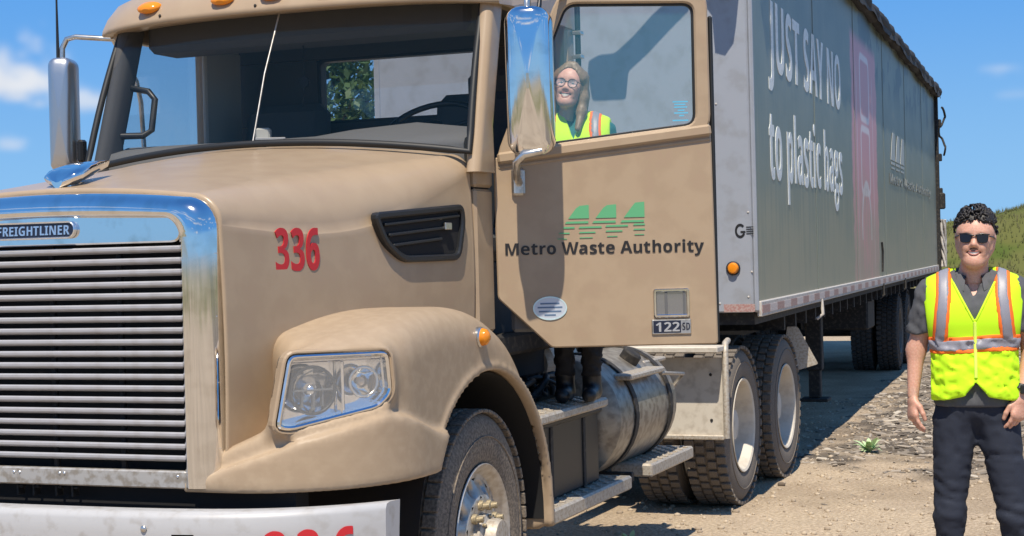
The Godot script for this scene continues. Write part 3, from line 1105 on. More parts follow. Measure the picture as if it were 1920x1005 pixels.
func fenders():
	lamp_poly = soft([Vector2(-0.200, 0.132), Vector2(0.172, 0.130), Vector2(0.184, -0.02), Vector2(0.13, -0.072), Vector2(-0.20, -0.130), Vector2(-0.252, -0.118)], 0.03, 4)
	var side := soft([Vector2(1.30, 0.868), Vector2(1.30, 1.02), Vector2(1.10, 1.365), Vector2(0.55, 1.475), Vector2(0.05, 1.47), Vector2(-0.33, 1.30), Vector2(-0.56, 0.98), Vector2(-0.69, 0.70), Vector2(-0.75, 0.44), Vector2(-0.55, 0.44), Vector2(-0.3, 0.6), Vector2(0.3, 0.6), Vector2(0.55, 0.868)], 0.2, 9)
	var F := Field.new(Vector3(0.56, 0.40, -0.80), Vector3(1.28, 1.52, 1.29), 0.0165)
	# side outline is the same for every x: tabulate it
	var tab := PackedFloat32Array()
	tab.resize(F.ny * F.nz)
	var arch := PackedFloat32Array()
	arch.resize(F.ny * F.nz)
	for z in F.nz:
		for y in F.ny:
			var q := Vector2(F.o.z + z * F.h, F.o.y + y * F.h)
			tab[z * F.ny + y] = poly_distance(side, q)
			var w := q - Vector2(0.0, 0.53)
			if w.y < 0: w.y *= 0.25
			arch[z * F.ny + y] = w.length() - 0.672
	var i := 0
	for z in F.nz:
		var pz := F.o.z + z * F.h
		for y in F.ny:
			var py := F.o.y + y * F.h
			var e := tab[z * F.ny + y]
			var ar := arch[z * F.ny + y]
			for x in F.nx:
				var pxx := F.o.x + x * F.h
				# plan: rounded rectangle, big radius at the front outer corner
				var dx := absf(pxx - 0.3) - (0.915 - 0.5); var dz := absf(pz - 0.22) - (0.99 - 0.5)
				var plan := Vector2(maxf(dx, 0), maxf(dz, 0)).length() + minf(maxf(dx, dz), 0.0) - 0.5
				if pz < 0.2: plan = pxx - 1.215
				var v := smax(plan, e, 0.16 if pz > 0.2 else lerpf(0.10, 0.16, clampf((pz + 0.7) / 0.9, 0, 1)))
				# towards the grille the flank of the hood shows, down to the lip
				if pz > 0.7: v = smax(v, lerpf(0.90 - 0.32 * smoothstep(1.14, 0.94, py), 0.68, smoothstep(1.16, 0.80, pz)) - pxx, 0.09)
				# the lip below the headlamp, rising outwards
				var lip := smax(smax(plan - 0.042, e - 0.02, 0.05), py - (0.915 + 0.20 * clampf((pxx - 0.6) / 0.6, 0, 1) - 0.10 * smoothstep(1.05, 1.25, pxx) * smoothstep(0.9, 0.5, pz)), 0.03)
				if pz > 0.35:
					var k := 0.02
					var ee := maxf(k - absf(v - lip), 0.0) / k
					v = minf(v, lip) - ee * ee * k * 0.25
				v = maxf(v, 0.868 - py if pz > 0.3 else -1.0)
				v = smax(v, -ar, 0.02)
				# raised rim round the arch
				var rim := maxf(absf(ar - 0.016) - 0.016, absf(pxx - 1.205) - 0.018)
				if py > 0.46 and not (pz > 0.2 and py < 0.88): v = minf(v, maxf(rim, e - 0.012))
				# housing that carries the headlamp, and the pocket in it
				if pz > 0.55 and py > 1.0 and pxx > 0.72:
					var q := Vector3(pxx, py, pz) - LAMP_C
					var depth := q.dot(LAMP_N)
					var d2 := poly_distance(lamp_poly, Vector2(q.dot(LAMP_A), q.y))
					var house := maxf(maxf(d2 - 0.012, depth + 0.006), -depth - 0.075)
					var hk := 0.06
					var he := maxf(hk - absf(v - house), 0.0) / hk
					v = minf(v, house) - he * he * hk * 0.25
					if depth > -0.13 and depth < 0.1:
						v = maxf(v, -maxf(d2 + 0.004, -depth - 0.11))
				F.f[i] = v
				i += 1
	for s in [1.0, -1.0]:
		var sh := Sh.new()
		F.mesh(sh, Transform3D(Basis().scaled(Vector3(s, 1, 1)), Vector3.ZERO))
		var fen := obj("fender", sh, M.tan_dusty, truck)
		# black wheel-house liner
		var lin := Sh.new()
		var a0 := []
		var a1 := []
		for k in 25:
			var a := lerpf(-0.08, PI + 0.05, k / 24.0)
			a0.append(Vector3(0.60 * s, 0.53 + sin(a) * 0.665, cos(a) * 0.665)); a1.append(Vector3(1.185 * s, 0.53 + sin(a) * 0.665, cos(a) * 0.665))
		lin.loft([a0, a1], false, false, 0, Vector3(0.9 * s, 5.0, 0))
		var inner := []
		for k in 25: inner.append(a0[k])
		var tt := PackedVector3Array()
		for k in 24: tt.append_array([a0[k], a0[k + 1], Vector3(0.60 * s, 0.53, 0)])
		lin.emit(tt, PackedInt32Array([-1]), Vector3(0.3 * s, 0.6, 0))
		obj("wheel_liner", lin, M.matte_black, fen)
		# amber marker on a little chrome foot
		var mk := Sh.new()
		var mxf := Transform3D(Basis(Vector3.BACK, -PI / 2 * s), Vector3(1.212 * s, 1.343, 0.085))
		mk.lathe([Vector2(0, 0.0), Vector2(0.034, 0.0), Vector2(0.036, 0.012), Vector2(0.031, 0.03), Vector2(0.018, 0.04), Vector2(0, 0.043)], mxf, 16)
		var mo := obj("marker_lamp", mk, M.amber, fen)
		var ft := Sh.new()
		ft.lathe([Vector2(0, -0.02), Vector2(0.04, -0.02), Vector2(0.042, 0.006), Vector2(0.036, 0.012)], mxf, 16)
		obj("lamp_foot", ft, M.dull_chrome, mo)
		headlamp(s, fen)

func headlamp(s: float, fen: Node):
	var h := group_node("headlamp", truck)
	var mir := Vector3(s, 1, 1)
	var b := Basis(LAMP_A * mir * s, Vector3.UP, LAMP_N * mir)
	var xf := Transform3D(b, LAMP_C * mir)
	var poly := PackedVector2Array()
	for v in lamp_poly: poly.append(Vector2(v.x * s, v.y))
	var sh := Sh.new()
	sh.frame(poly, shrink(poly, 0.016), 0.052, Transform3D(b, xf * Vector3(0, 0, -0.045)), 0.006)
	obj("bezel", sh, M.chrome, h)
	# tray behind the lens
	var tray := Sh.new()
	tray.prism(poly, 0.012, Transform3D(b, xf * Vector3(0, 0, -0.105)))
	obj("lamp_tray", tray, M.chrome, h)
	var edge := Sh.new()
	edge.frame(shrink(poly, -0.016), shrink(poly, -0.001), 0.05, Transform3D(b, xf * Vector3(0, 0, -0.048)), 0.010)
	obj("lamp_surround", edge, M.tan, h)
	var skirt := Sh.new()
	skirt.frame(shrink(poly, 0.001), shrink(poly, 0.02), 0.06, Transform3D(b, xf * Vector3(0, 0, -0.10)))
	obj("lamp_skirt", skirt, M.chrome, h)
	# round low beam with projector ring, smaller turn lamp outboard
	for q in [[-0.105, 0.004, 0.082], [0.085, 0.024, 0.052]]:
		var bowl := Sh.new()
		var bx := Transform3D(b * Basis(Vector3.RIGHT, PI / 2), xf * Vector3(q[0] * s, q[1], -0.09))
		var prof := []
		for k in 9:
			var t := k / 8.0
			prof.append(Vector2(q[2] * (0.25 + 0.75 * sqrt(t)), 0.062 * t))
		bowl.lathe(prof, bx, 24)
		var bo := obj("reflector", bowl, M.chrome, h)
		var ring := Sh.new()
		var pts := []
		for k in 24:
			var a := TAU * k / 24
			pts.append(bx * Vector3(cos(a) * q[2], 0.062, sin(a) * q[2]))
		ring.tube(pts, 0.006, 6, true)
		obj("reflector_ring", ring, M.black if q[2] > 0.06 else M.dull_chrome, bo)
		var bulb := Sh.new()
		bulb.blob(Transform3D(Basis().scaled(Vector3.ONE * q[2] * 0.33), bx * Vector3(0, 0.03, 0)), 10)
		obj("bulb", bulb, M.badge_metal if q[2] > 0.06 else mat("turn_bulb", 0.55, 0.42, 0.30, 0.2), bo)
	var dz := Sh.new()
	dz.box(xf * Vector3(-0.105 * s, 0.004, -0.045), Vector3(0.155, 0.006, 0.03), 0.001, b); dz.box(xf * Vector3(-0.098 * s, -0.02, -0.048), Vector3(0.008, 0.09, 0.025), 0.001, b)
	dz.box(xf * Vector3(-0.14 * s, -0.025, -0.05), Vector3(0.006, 0.06, 0.025), 0.001, b); dz.box(xf * Vector3(-0.065 * s, -0.02, -0.05), Vector3(0.006, 0.07, 0.025), 0.001, b)
	obj("beam_grid", dz, M.interior, h)
	one_box("lamp_divider", xf * Vector3(0.008 * s, -0.0, -0.055), Vector3(0.012, 0.20, 0.05), M.chrome, h, 0.003, b)
	one_box("lamp_trim", xf * Vector3(-0.02 * s, 0.108, -0.045), Vector3(0.34, 0.012, 0.05), M.chrome, h, 0.003, b)
	var lens := Sh.new()
	lens.prism(shrink(poly, 0.014), 0.004, Transform3D(b, xf * Vector3(0, 0, -0.006)))
	obj("lens", lens, M.clear, h)

# ------------------------------------------------- cab
func wind(a: float, b: float) -> Vector3: # across -1..1, up 0..1
	var lo := Vector3(a * 1.0, 2.19 - 0.075 * a * a, -0.27 - 0.13 * a * a)
	var hi := Vector3(a * 0.965, 2.84, -0.56 - 0.13 * a * a)
	var p := lo.lerp(hi, b)
	return p + Vector3(0, 0.0, 0.02 * sin(PI * b))

func cab():
	var c := group_node("cab", truck)
	# windscreen with its rubber seal and middle strip
	var rows := []
	for j in 9:
		var r := []
		for i in 25: r.append(wind(-0.985 + 1.97 * i / 24.0, j / 8.0))
		rows.append(r)
	var sh := Sh.new()
	sh.loft(rows, false, false, 0, Vector3(0, 2.4, -2.5))
	obj("windscreen", sh, M.windshield, c)
	var loop := []
	for i in 25: loop.append(wind(-0.985 + 1.97 * i / 24.0, 0.0))
	for j in range(1, 9): loop.append(wind(0.985, j / 8.0))
	for i in range(23, -1, -1): loop.append(wind(-0.985 + 1.97 * i / 24.0, 1.0))
	for j in range(7, 0, -1): loop.append(wind(-0.985, j / 8.0))
	var seal := Sh.new(); seal.tube(loop, 0.016, 8, true)
	obj("windscreen_seal", seal, M.rubber_trim, c)
	one_tube("centre_strip", [wind(-0.005, 0.0) + Vector3(0, 0, 0.004), wind(-0.005, 0.5) + Vector3(0, 0, 0.006), wind(-0.005, 1.0) + Vector3(0, 0, 0.004)], 0.004, M.alu, c, 6)
	# pillars beside the glass
	for s in [1.0, -1.0]:
		var rings := []
		for k in 9:
			var t := k / 8.0
			var y := lerpf(2.03, 2.86, t)
			var zf := lerpf(-0.395, -0.665, t)
			var wz := lerpf(0.20, 0.135, smoothstep(0.0, 0.25, t))
			var x := lerpf(0.985, 0.965, t) - (0.05 if s < 0 else 0.0)
			var ring := []
			for v in soft([Vector2(0.045, 0.0), Vector2(0.045, -wz), Vector2(-0.03, -wz), Vector2(-0.03, -0.02), Vector2(0.0, 0.02)], 0.03, 3):
				ring.append(Vector3((x + v.x) * s, y, zf + v.y))
			rings.append(ring)
		var ap := Sh.new(); ap.loft(rings)
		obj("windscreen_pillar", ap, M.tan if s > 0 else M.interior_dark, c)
		# side of the cowl, in two panels with a joint
		one_box("cowl_panel", Vector3(0.955 * s, 1.645, -0.553), Vector3(0.06, 0.63, 0.196), M.tan, c, 0.012)
		one_box("cowl_panel", Vector3(0.955 * s, 2.012, -0.553), Vector3(0.064, 0.09, 0.2), M.tan, c, 0.012)
		one_box("cowl_joint", Vector3(0.945 * s, 1.7, -0.553), Vector3(0.05, 0.7, 0.18), M.matte_black, c)
	# roof cap with its peak over the glass
	var peak := []
	for i in 33:
		var a := -1.0 + 2.0 * i / 32.0
		var e := 1.0 - pow(absf(a), 8.0)
		var x := a * 1.045
		var z := -0.445 - 0.13 * a * a - 0.06 * pow(absf(a), 9.0)
		var y := 2.80 - 0.02 * pow(absf(a), 4.0)
		peak.append([Vector3(x, y + 0.012, z - 0.16), Vector3(x, y, z - 0.012), Vector3(x, y + 0.004, z), Vector3(x * 0.998, y + 0.028, z - 0.004), Vector3(x * 0.99, y + 0.085, z - 0.035), Vector3(x * 0.97, y + 0.16, z - 0.10), Vector3(x * 0.94, y + 0.22, z - 0.22), Vector3(x * 0.92, y + 0.25, z - 0.42), Vector3(x * 0.92, y + 0.25, -1.72), Vector3(x * 0.94, y + 0.20, -1.84), Vector3(x * 0.95, y + 0.02, -1.86)])
	var roof := Sh.new()
	roof.loft(peak, false, false, 0, Vector3(0, 2.6, -1.1))
	for e in [0, 32]: # close the flanks down to the door rail
		var p = peak[e]
		var t := PackedVector3Array()
		for k in range(1, p.size() - 1): t.append_array([p[0], p[k], p[k + 1]])
		roof.emit(t, PackedInt32Array([-1]), Vector3(0, 2.8, -1.1))
	var ro := obj("roof_cap", roof, M.tan, c)
	for x in [-0.70, -0.265, 0.0, 0.265, 0.70]:
		var lamp := Sh.new()
		var a: float = x / 1.045
		var z := -0.445 - 0.13 * a * a - 0.035
		var xf := Transform3D(Basis(Vector3.RIGHT, 0.5), Vector3(x, 2.80 + 0.082, z + 0.012))
		var rings := []
		for q in [[0.062, 0.024, -0.02], [0.06, 0.024, 0.012], [0.045, 0.018, 0.03], [0.02, 0.008, 0.036]]:
			var ring := []
			for k in 16:
				var w := TAU * k / 16
				ring.append(xf * Vector3(cos(w) * q[0], sin(w) * q[1], q[2]))
			rings.append(ring)
		lamp.loft(rings)
		obj("roof_marker", lamp, M.amber, ro)
	for x in [-0.62, -0.08, 0.5]: # screws along the peak
		var sc := Sh.new()
		var a: float = x / 1.045
		sc.blob(Transform3D(Basis().scaled(Vector3(0.008, 0.008, 0.005)), Vector3(x, 2.835, -0.449 - 0.13 * a * a)), 8)
		obj("peak_screw", sc, M.chassis, ro)
	# back wall round the rear window, tan without and grey within
	var zb := -1.80
	for q in [["back_wall", 0.0, 1.82, 1.94, 1.16], ["back_wall", 0.0, 2.865, 1.94, 0.24], ["back_wall", -0.72, 2.5725, 0.5, 0.345], ["back_wall", 0.72, 2.5725, 0.5, 0.345]]:
		one_box(q[0], Vector3(q[1], q[2], zb - 0.02), Vector3(q[3], q[4], 0.04), M.tan, c, 0.0)
		one_box("inner_back_trim", Vector3(q[1], q[2], zb + 0.014), Vector3(q[3] - 0.01, q[4] - 0.004, 0.02), M.interior_dark, c, 0.0)
	var rg := Sh.new(); rg.box(Vector3(0, 2.5725, zb - 0.02), Vector3(0.936, 0.341, 0.006))
	obj("rear_window", rg, M.glass, c)
	var rs := Sh.new()
	var op := rounded(0.97, 0.375, 0.06, 5)
	rs.frame(op, shrink(op, 0.028), 0.07, Transform3D(Basis(), Vector3(0, 2.5725, zb - 0.05)), 0.006)
	obj("rear_window_seal", rs, M.rubber_trim, c)
	# left pillar behind the open doorway and sill under it
	one_box("door_pillar", Vector3(0.952, 2.03, -1.74), Vector3(0.075, 1.58, 0.12), M.tan, c, 0.015)
	one_box("roof_rail", Vector3(0.955, 2.835, -1.24), Vector3(0.07, 0.06, 1.1), M.tan, c, 0.01)
	one_box("door_sill", Vector3(0.945, 1.26, -1.18), Vector3(0.09, 0.10, 1.24), M.chassis, c, 0.015)
	one_box("cab_floor", Vector3(0, 1.24, -1.15), Vector3(1.86, 0.06, 1.28), M.interior_dark, c)
	one_box("headliner", Vector3(0, 2.90, -1.28), Vector3(1.66, 0.04, 0.98), M.interior, c)
	one_box("overhead_console", Vector3(0, 2.795, -0.86), Vector3(1.72, 0.20, 0.26), M.interior_dark, c, 0.03)
	one_box("firewall", Vector3(0, 1.7, -0.55), Vector3(1.84, 0.86, 0.05), M.interior_dark, c)
	# dashboard
	var db := Sh.new()
	var dr := []
	for x in [-0.93, -0.9, -0.4, 0.1, 0.3, 0.62, 0.9, 0.93]:
		var bump := 0.05 * exp(-pow((x - 0.52) / 0.28, 2))
		var k := 0.92 if absf(x) > 0.92 else 1.0
		dr.append([Vector3(x, 2.155, -0.36 - 0.12 * x * x), Vector3(x, 2.195 * k + 0.17 * (1 - k) * 12, -0.48), Vector3(x, 2.235 + bump, -0.66), Vector3(x, 2.21 + bump, -0.80), Vector3(x, 2.0, -0.84), Vector3(x, 1.7, -0.76), Vector3(x, 1.7, -0.5)])
	db.loft(dr, true, true, 0)
	obj("dashboard", db, M.interior, c)
	# steering wheel
	var sw := Sh.new()
	var sxf := Transform3D(Basis(Vector3.RIGHT, -0.95), Vector3(0.55, 2.275, -0.98))
	var rim := []
	for k in 32:
		var a := TAU * k / 32
		rim.append(sxf * Vector3(cos(a) * 0.225, sin(a) * 0.225, 0))
	sw.tube(rim, 0.015, 8, true)
	for a in [0.3, PI - 0.3, -PI / 2]:
		sw.tube([sxf * Vector3(cos(a) * 0.22, sin(a) * 0.22, 0), sxf * Vector3(cos(a) * 0.04, sin(a) * 0.04, -0.02)], 0.011, 6)
	sw.blob(Transform3D(sxf.basis.scaled(Vector3.ONE) * Basis.from_scale(Vector3(0.06, 0.06, 0.03)), sxf.origin), 12)
	sw.tube([sxf.origin, Vector3(0.6, 1.95, -0.78)], 0.03, 8)
	obj("steering_wheel", sw, M.black, c)
	for x in [0.56, -0.55]:
		var seat := group_node("seat", c)
		one_box("seat_cushion", Vector3(x, 1.72, -1.25), Vector3(0.5, 0.16, 0.5), M.interior_dark, seat, 0.05)
		one_box("seat_back", Vector3(x, 2.12, -1.55), Vector3(0.48, 0.74, 0.14), M.interior_dark, seat, 0.05, Basis(Vector3.RIGHT, -0.12))
		one_box("seat_base", Vector3(x, 1.46, -1.25), Vector3(0.4, 0.38, 0.4), M.interior_dark, seat, 0.02)
		if x > 0: one_box("head_rest", Vector3(x + 0.05, 2.50, -1.63), Vector3(0.27, 0.22, 0.11), M.interior_dark, seat, 0.04)
	# paper and bits on the dash
	one_box("paper_pad", Vector3(-0.16, 2.242, -0.70), Vector3(0.14, 0.012, 0.09), M.white_paint, c, 0.002, Basis(Vector3.UP, 0.5))
	one_box("radio_mount", Vector3(-0.22, 2.27, -0.74), Vector3(0.07, 0.06, 0.05), M.interior_light, c, 0.008, Basis(Vector3.UP, 0.3))
	# round air freshener on a cord under the console
	var fr := Sh.new()
	fr.lathe([Vector2(0, -0.006), Vector2(0.028, -0.006), Vector2(0.028, 0.006), Vector2(0, 0.006)], Transform3D(Basis(Vector3.RIGHT, PI / 2), Vector3(-0.06, 2.52, -0.86)), 14)
	fr.tube([Vector3(-0.06, 2.54, -0.86), Vector3(-0.06, 2.71, -0.86)], 0.003, 5); fr.tube([Vector3(-0.06, 2.5, -0.86), Vector3(-0.07, 2.40, -0.86)], 0.003, 5)
	obj("hanging_trinket", fr, M.matte_black, c)
	# grab handle on the right pillar
	one_tube("grab_handle", [Vector3(-0.93, 2.285, -0.56), Vector3(-0.80, 2.285, -0.60), Vector3(-0.765, 2.31, -0.62), Vector3(-0.755, 2.46, -0.64), Vector3(-0.79, 2.50, -0.64), Vector3(-0.93, 2.53, -0.66)], 0.016, M.black, c, 8)
	# black grab bar with clamps beside the doorway, behind
	one_tube("grab_bar", [Vector3(1.005, 2.45, -1.765), Vector3(1.02, 2.50, -1.765), Vector3(1.02, 3.05, -1.765)], 0.015, M.rubber_trim, c, 8)
	for y in [2.66, 2.78]:
		one_box("bar_clamp", Vector3(1.02, y, -1.765), Vector3(0.05, 0.02, 0.045), M.dull_chrome, c, 0.004)
	# right-hand side: door with its window
	var rd := group_node("right_door", truck)
	one_box("door_panel", Vector3(-0.975, 1.73, -1.18), Vector3(0.06, 0.98, 1.06), M.tan, rd, 0.012)
	one_box("window_post", Vector3(-0.97, 2.50, -1.56), Vector3(0.06, 0.56, 0.34), M.tan, rd, 0.01)
	one_box("inner_post_trim", Vector3(-0.925, 2.50, -1.54), Vector3(0.03, 0.60, 0.36), M.interior_light, rd, 0.01)
	one_box("window_header", Vector3(-0.965, 2.80, -1.2), Vector3(0.06, 0.08, 1.1), M.tan, rd, 0.01)
	one_box("inner_door_trim", Vector3(-0.93, 1.75, -1.18), Vector3(0.04, 0.94, 1.04), M.interior_dark, rd, 0.02)
	var pg := Sh.new(); pg.box(Vector3(-0.97, 2.49, -1.04), Vector3(0.006, 0.56, 0.74))
	obj("window_pane", pg, M.glass, rd)
	mirror_right(rd)

# tall chrome mirror head: outline w x h, chrome back towards +z of xf, glass behind
func mirror_head(xf: Transform3D, w: float, h: float, d: float, parent: Node, shell: Material = null):
	var rings := []
	for k in 18:
		var t := k / 17.0 * 0.999
		var q := [pow(1.0 - pow(t, 3.2), 0.5), 0.05 + 0.95 * t, pow(1.0 - pow(t, 11.0), 0.5)]
		var ring := []
		for v in rounded(w * q[0], h * q[2], w * q[0] * 0.34, 5): ring.append(xf * Vector3(v.x, v.y, -d / 2 + d * q[1]))
		rings.append(ring)
	var sh := Sh.new(); sh.loft(rings)
	var m := obj("mirror", sh, shell if shell else M.chrome, parent)
	var g := Sh.new(); g.prism(rounded(w * 0.94, h * 0.96, w * 0.3, 4), 0.008, Transform3D(xf.basis * Basis(Vector3.UP, PI), xf * Vector3(0, 0, -d / 2 + 0.002)))
	obj("mirror_glass", g, mat("mirror_glass", 0.8, 0.82, 0.84, 0.02, 1.0), m)
	return m

func mirror_right(rd: Node):
	var xf := Transform3D(Basis(Vector3.UP, 0.34), Vector3(-1.262, 2.41, -0.60))
	mirror_head(xf, 0.138, 0.56, 0.13, rd, M.satin)
	one_tube("mirror_arm", [Vector3(-1.27, 2.66, -0.62), Vector3(-1.275, 2.74, -0.63), Vector3(-1.255, 2.785, -0.64), Vector3(-1.21, 2.795, -0.65), Vector3(-0.98, 2.775, -0.75)], 0.014, M.dull_chrome, rd, 8)
	one_tube("mirror_arm", [Vector3(-1.27, 2.19, -0.62), Vector3(-1.25, 2.12, -0.64), Vector3(-0.98, 2.06, -0.78)], 0.014, M.dull_chrome, rd, 8)
	one_tube("mirror_brace", [Vector3(-1.04, 2.78, -0.72), Vector3(-1.10, 2.60, -1.0), Vector3(-1.13, 2.50, -1.08), Vector3(-1.13, 2.24, -1.10), Vector3(-1.0, 2.16, -1.05)], 0.013, M.dull_chrome, rd, 8)
	one_box("mirror_heater_box", Vector3(-1.175, 2.23, -0.63), Vector3(0.035, 0.11, 0.05), M.black, rd, 0.01)
	one_tube("antenna", [Vector3(-1.295, 2.66, -0.62), Vector3(-1.295, 2.95, -0.62), Vector3(-1.30, 3.75, -0.63)], [0.009, 0.005, 0.003], M.black, rd, 6)

# ------------------------------------------------- the open left door: x along the door from its hinges, z outwards
func door():
	var th := 0.37437
	var b := Basis(Vector3(cos(th), 0, -sin(th)), Vector3.UP, Vector3(sin(th), 0, cos(th)))
	var d := group_node("left_door", truck, Transform3D(b, Vector3(1.0, 0, -0.64)))
	d.set_meta("label", "open left door with green logo and black lettering")
	var sh := Sh.new()
	sh.prism(soft([Vector2(-0.004, 2.10), Vector2(0.002, 1.474), Vector2(0.236, 1.25), Vector2(0.976, 1.248), Vector2(0.966, 2.205), Vector2(0.24, 2.118)], 0.016, 3), 0.055, Transform3D(Basis(), Vector3(0, 0, -0.055)), 0.006)
	var panel := obj("door_panel", sh, M.tan, d)
	# window frame
	var outer := soft([Vector2(-0.004, 2.07), Vector2(0.966, 2.185), Vector2(0.962, 2.83), Vector2(0.31, 2.84)], 0.085, 5)
	var inner := soft([Vector2(0.075, 2.135), Vector2(0.900, 2.226), Vector2(0.902, 2.766), Vector2(0.335, 2.776)], 0.05, 5)
	var fr := Sh.new(); fr.frame(outer, inner, 0.052, Transform3D(Basis(), Vector3(0, 0, -0.050)), 0.008)
	obj("window_frame", fr, M.tan, d)
	var seal := Sh.new(); seal.frame(shrink(inner, -0.004), shrink(inner, 0.010), 0.02, Transform3D(Basis(), Vector3(0, 0, -0.036)), 0.003)
	obj("window_seal", seal, M.rubber_trim, d)
	var g := Sh.new(); g.prism(shrink(inner, 0.004), 0.005, Transform3D(Basis(), Vector3(0, 0, -0.03)))
	var pane := obj("window_pane", g, M.glass, d)
	# etched print in the corner of the pane
	var pr := mat("etched_blue", 0.10, 0.42, 0.62, 0.5)
	for q in [[0.835, 2.330, 0.068], [0.833, 2.318, 0.05], [0.836, 2.306, 0.058], [0.838, 2.292, 0.03], [0.838, 2.280, 0.062], [0.84, 2.268, 0.022], [0.834, 2.247, 0.07]]:
		var p := Sh.new(); p.box(Vector3(q[0], q[1], -0.023), Vector3(q[2], 0.006, 0.002))
		obj("etched_line", p, pr, pane)
	# moulding under the window
	var sl := atan2(0.091, 0.825)
	one_box("waist_moulding", Vector3(0.49, 2.148, 0.006), Vector3(0.955, 0.050, 0.034), M.tan, d, 0.010, Basis(Vector3.BACK, sl))
	one_box("waist_groove", Vector3(0.49, 2.108, 0.0), Vector3(0.95, 0.014, 0.008), M.tan_dusty, d, 0.003, Basis(Vector3.BACK, sl))
	# rubber seal all up the shut edge and inner trim
	one_box("edge_seal", Vector3(0.976, 1.98, -0.045), Vector3(0.022, 1.46, 0.04), M.rubber_trim, d, 0.008)
	one_box("inner_trim", Vector3(0.5, 1.72, -0.075), Vector3(0.88, 0.80, 0.04), M.interior, d, 0.015)
	# green mark: three sails cut into bars that thin out downwards
	var U := func(x: float): return 0.041 + (900.0 + x / 2.792 - 948.0) * 0.002368
	var V := func(y: float): return 1.889 - (320.0 + y / 2.792 - 378.0) * 0.00233
	var logo := group_node("green_mark", d)
	var bars := []
	for e in [575.0, 718.0, 866.0]:
		var s := Sh.new()
		var k := 1.0
		s.prism(PackedVector2Array([Vector2(U.call(e - 108), V.call(243)), Vector2(U.call(e), V.call(243)), Vector2(U.call(e), V.call(172 - (10 if e > 800 else 0))), Vector2(U.call(e - 48), V.call(176 - (10 if e > 800 else 0))), Vector2(U.call(e - 68), V.call(190)), Vector2(U.call(e - 86), V.call(214))]), 0.0025, Transform3D(Basis(), Vector3(0, 0, 0.0004)))
		obj("sail", s, M.green, logo)
		bars.append([e - 122, e - 4, 264.0, 11.0])
	bars.append_array([[440, 498, 291, 9], [523, 640, 291, 9], [663, 778, 287, 9], [808, 866, 282, 9], [418, 472, 320, 7], [523, 607, 318, 7], [663, 748, 314, 7], [808, 866, 308, 7], [408, 456, 350, 4], [524, 592, 346, 4], [668, 722, 342, 4], [812, 862, 336, 4]])
	for q in bars:
		var s := Sh.new()
		var x0 = U.call(q[0]); var x1 = U.call(q[1]); var y = V.call(q[2]); var h = q[3] * 0.00083
		s.prism(PackedVector2Array([Vector2(x0 - h * 0.4, y - h / 2), Vector2(x1, y - h / 2), Vector2(x1, y + h / 2), Vector2(x0 + h * 0.4, y + h / 2)]), 0.0025, Transform3D(Basis(), Vector3(0, 0, 0.0004)))
		obj("bar", s, M.green, logo)
	lettering("door_lettering", "Metro Waste Authority", 0.882, 0.074, Transform3D(Basis(Vector3.BACK, -0.005), Vector3(0.481, 1.683, 0.0016)), M.black_vinyl, d)
	# oval sticker
	var ov := Sh.new()
	var el := PackedVector2Array()
	for k in 28: el.append(Vector2(0.232 + cos(TAU * k / 28) * 0.076, 1.426 + sin(TAU * k / 28) * 0.053))
	ov.prism(el, 0.0025, Transform3D(Basis(), Vector3(0, 0, 0.0004)))
	var st := obj("oval_sticker", ov, mat("sticker_silver", 0.52, 0.56, 0.62, 0.3, 0.2), d)
	for q in [[1.447, 0.085], [1.430, 0.11], [1.412, 0.10], [1.396, 0.05]]:
		one_box("sticker_print", Vector3(0.232, q[0], 0.0035), Vector3(q[1], 0.007, 0.001), mat("sticker_teal", 0.10, 0.16, 0.26, 0.4), st, 0.0)
	var rim := Sh.new()
	rim.frame(el, shrink(el, 0.006), 0.0035, Transform3D(Basis(), Vector3(0, 0, 0.0006)))
	obj("sticker_rim", rim, mat("sticker_rim", 0.55, 0.70, 0.72, 0.3, 0.3), st)
	# low courtesy window in a chrome frame
	var cf := rounded(0.160, 0.128, 0.012, 3, Vector2(0.772, 1.436))
	var cs := Sh.new(); cs.frame(cf, shrink(cf, 0.014), 0.012, Transform3D(Basis(), Vector3(0, 0, 0.0005)), 0.003)
	var cw := obj("low_window_frame", cs, M.chrome, d)
	var cp := Sh.new(); cp.prism(shrink(cf, 0.01), 0.004, Transform3D(Basis(), Vector3(0, 0, 0.001)))
	obj("low_window_pane", cp, mat("dark_mirror_pane", 0.35, 0.38, 0.44, 0.05, 0.85), cw)
	one_box("low_window_bar", Vector3(0.748, 1.436, 0.006), Vector3(0.012, 0.10, 0.004), M.interior, cw, 0.001)
	one_box("low_window_bar", Vector3(0.828, 1.436, 0.006), Vector3(0.010, 0.10, 0.004), M.interior, cw, 0.001)
	# model plate
	var plate := one_box("number_plate", Vector3(0.769, 1.331, 0.004), Vector3(0.175, 0.066, 0.008), M.dull_chrome, d, 0.003)
	one_box("plate_field", Vector3(0.750, 1.331, 0.0085), Vector3(0.122, 0.054, 0.002), M.badge, plate, 0.0)
	lettering("plate_lettering", "122", 0.106, 0.042, Transform3D(Basis(), Vector3(0.752, 1.331, 0.0105)), M.badge_metal, plate, 700, "Droid Sans", 0.002)
	lettering("plate_lettering", "SD", 0.034, 0.034, Transform3D(Basis(), Vector3(0.834, 1.331, 0.0095)), M.badge, plate, 700, "Droid Sans", 0.002)
	# mirror, its arms and clamps
	mirror_head(Transform3D(Basis(Vector3.UP, -0.10) * Basis(Vector3.RIGHT, 0.055), Vector3(0.160, 2.400, 0.335)), 0.205, 0.632, 0.15, d)
	one_tube("mirror_arm", [Vector3(0.16, 2.70, 0.335), Vector3(0.16, 2.775, 0.33), Vector3(0.19, 2.80, 0.26), Vector3(0.33, 2.81, 0.0)], 0.016, M.dull_chrome, d, 8)
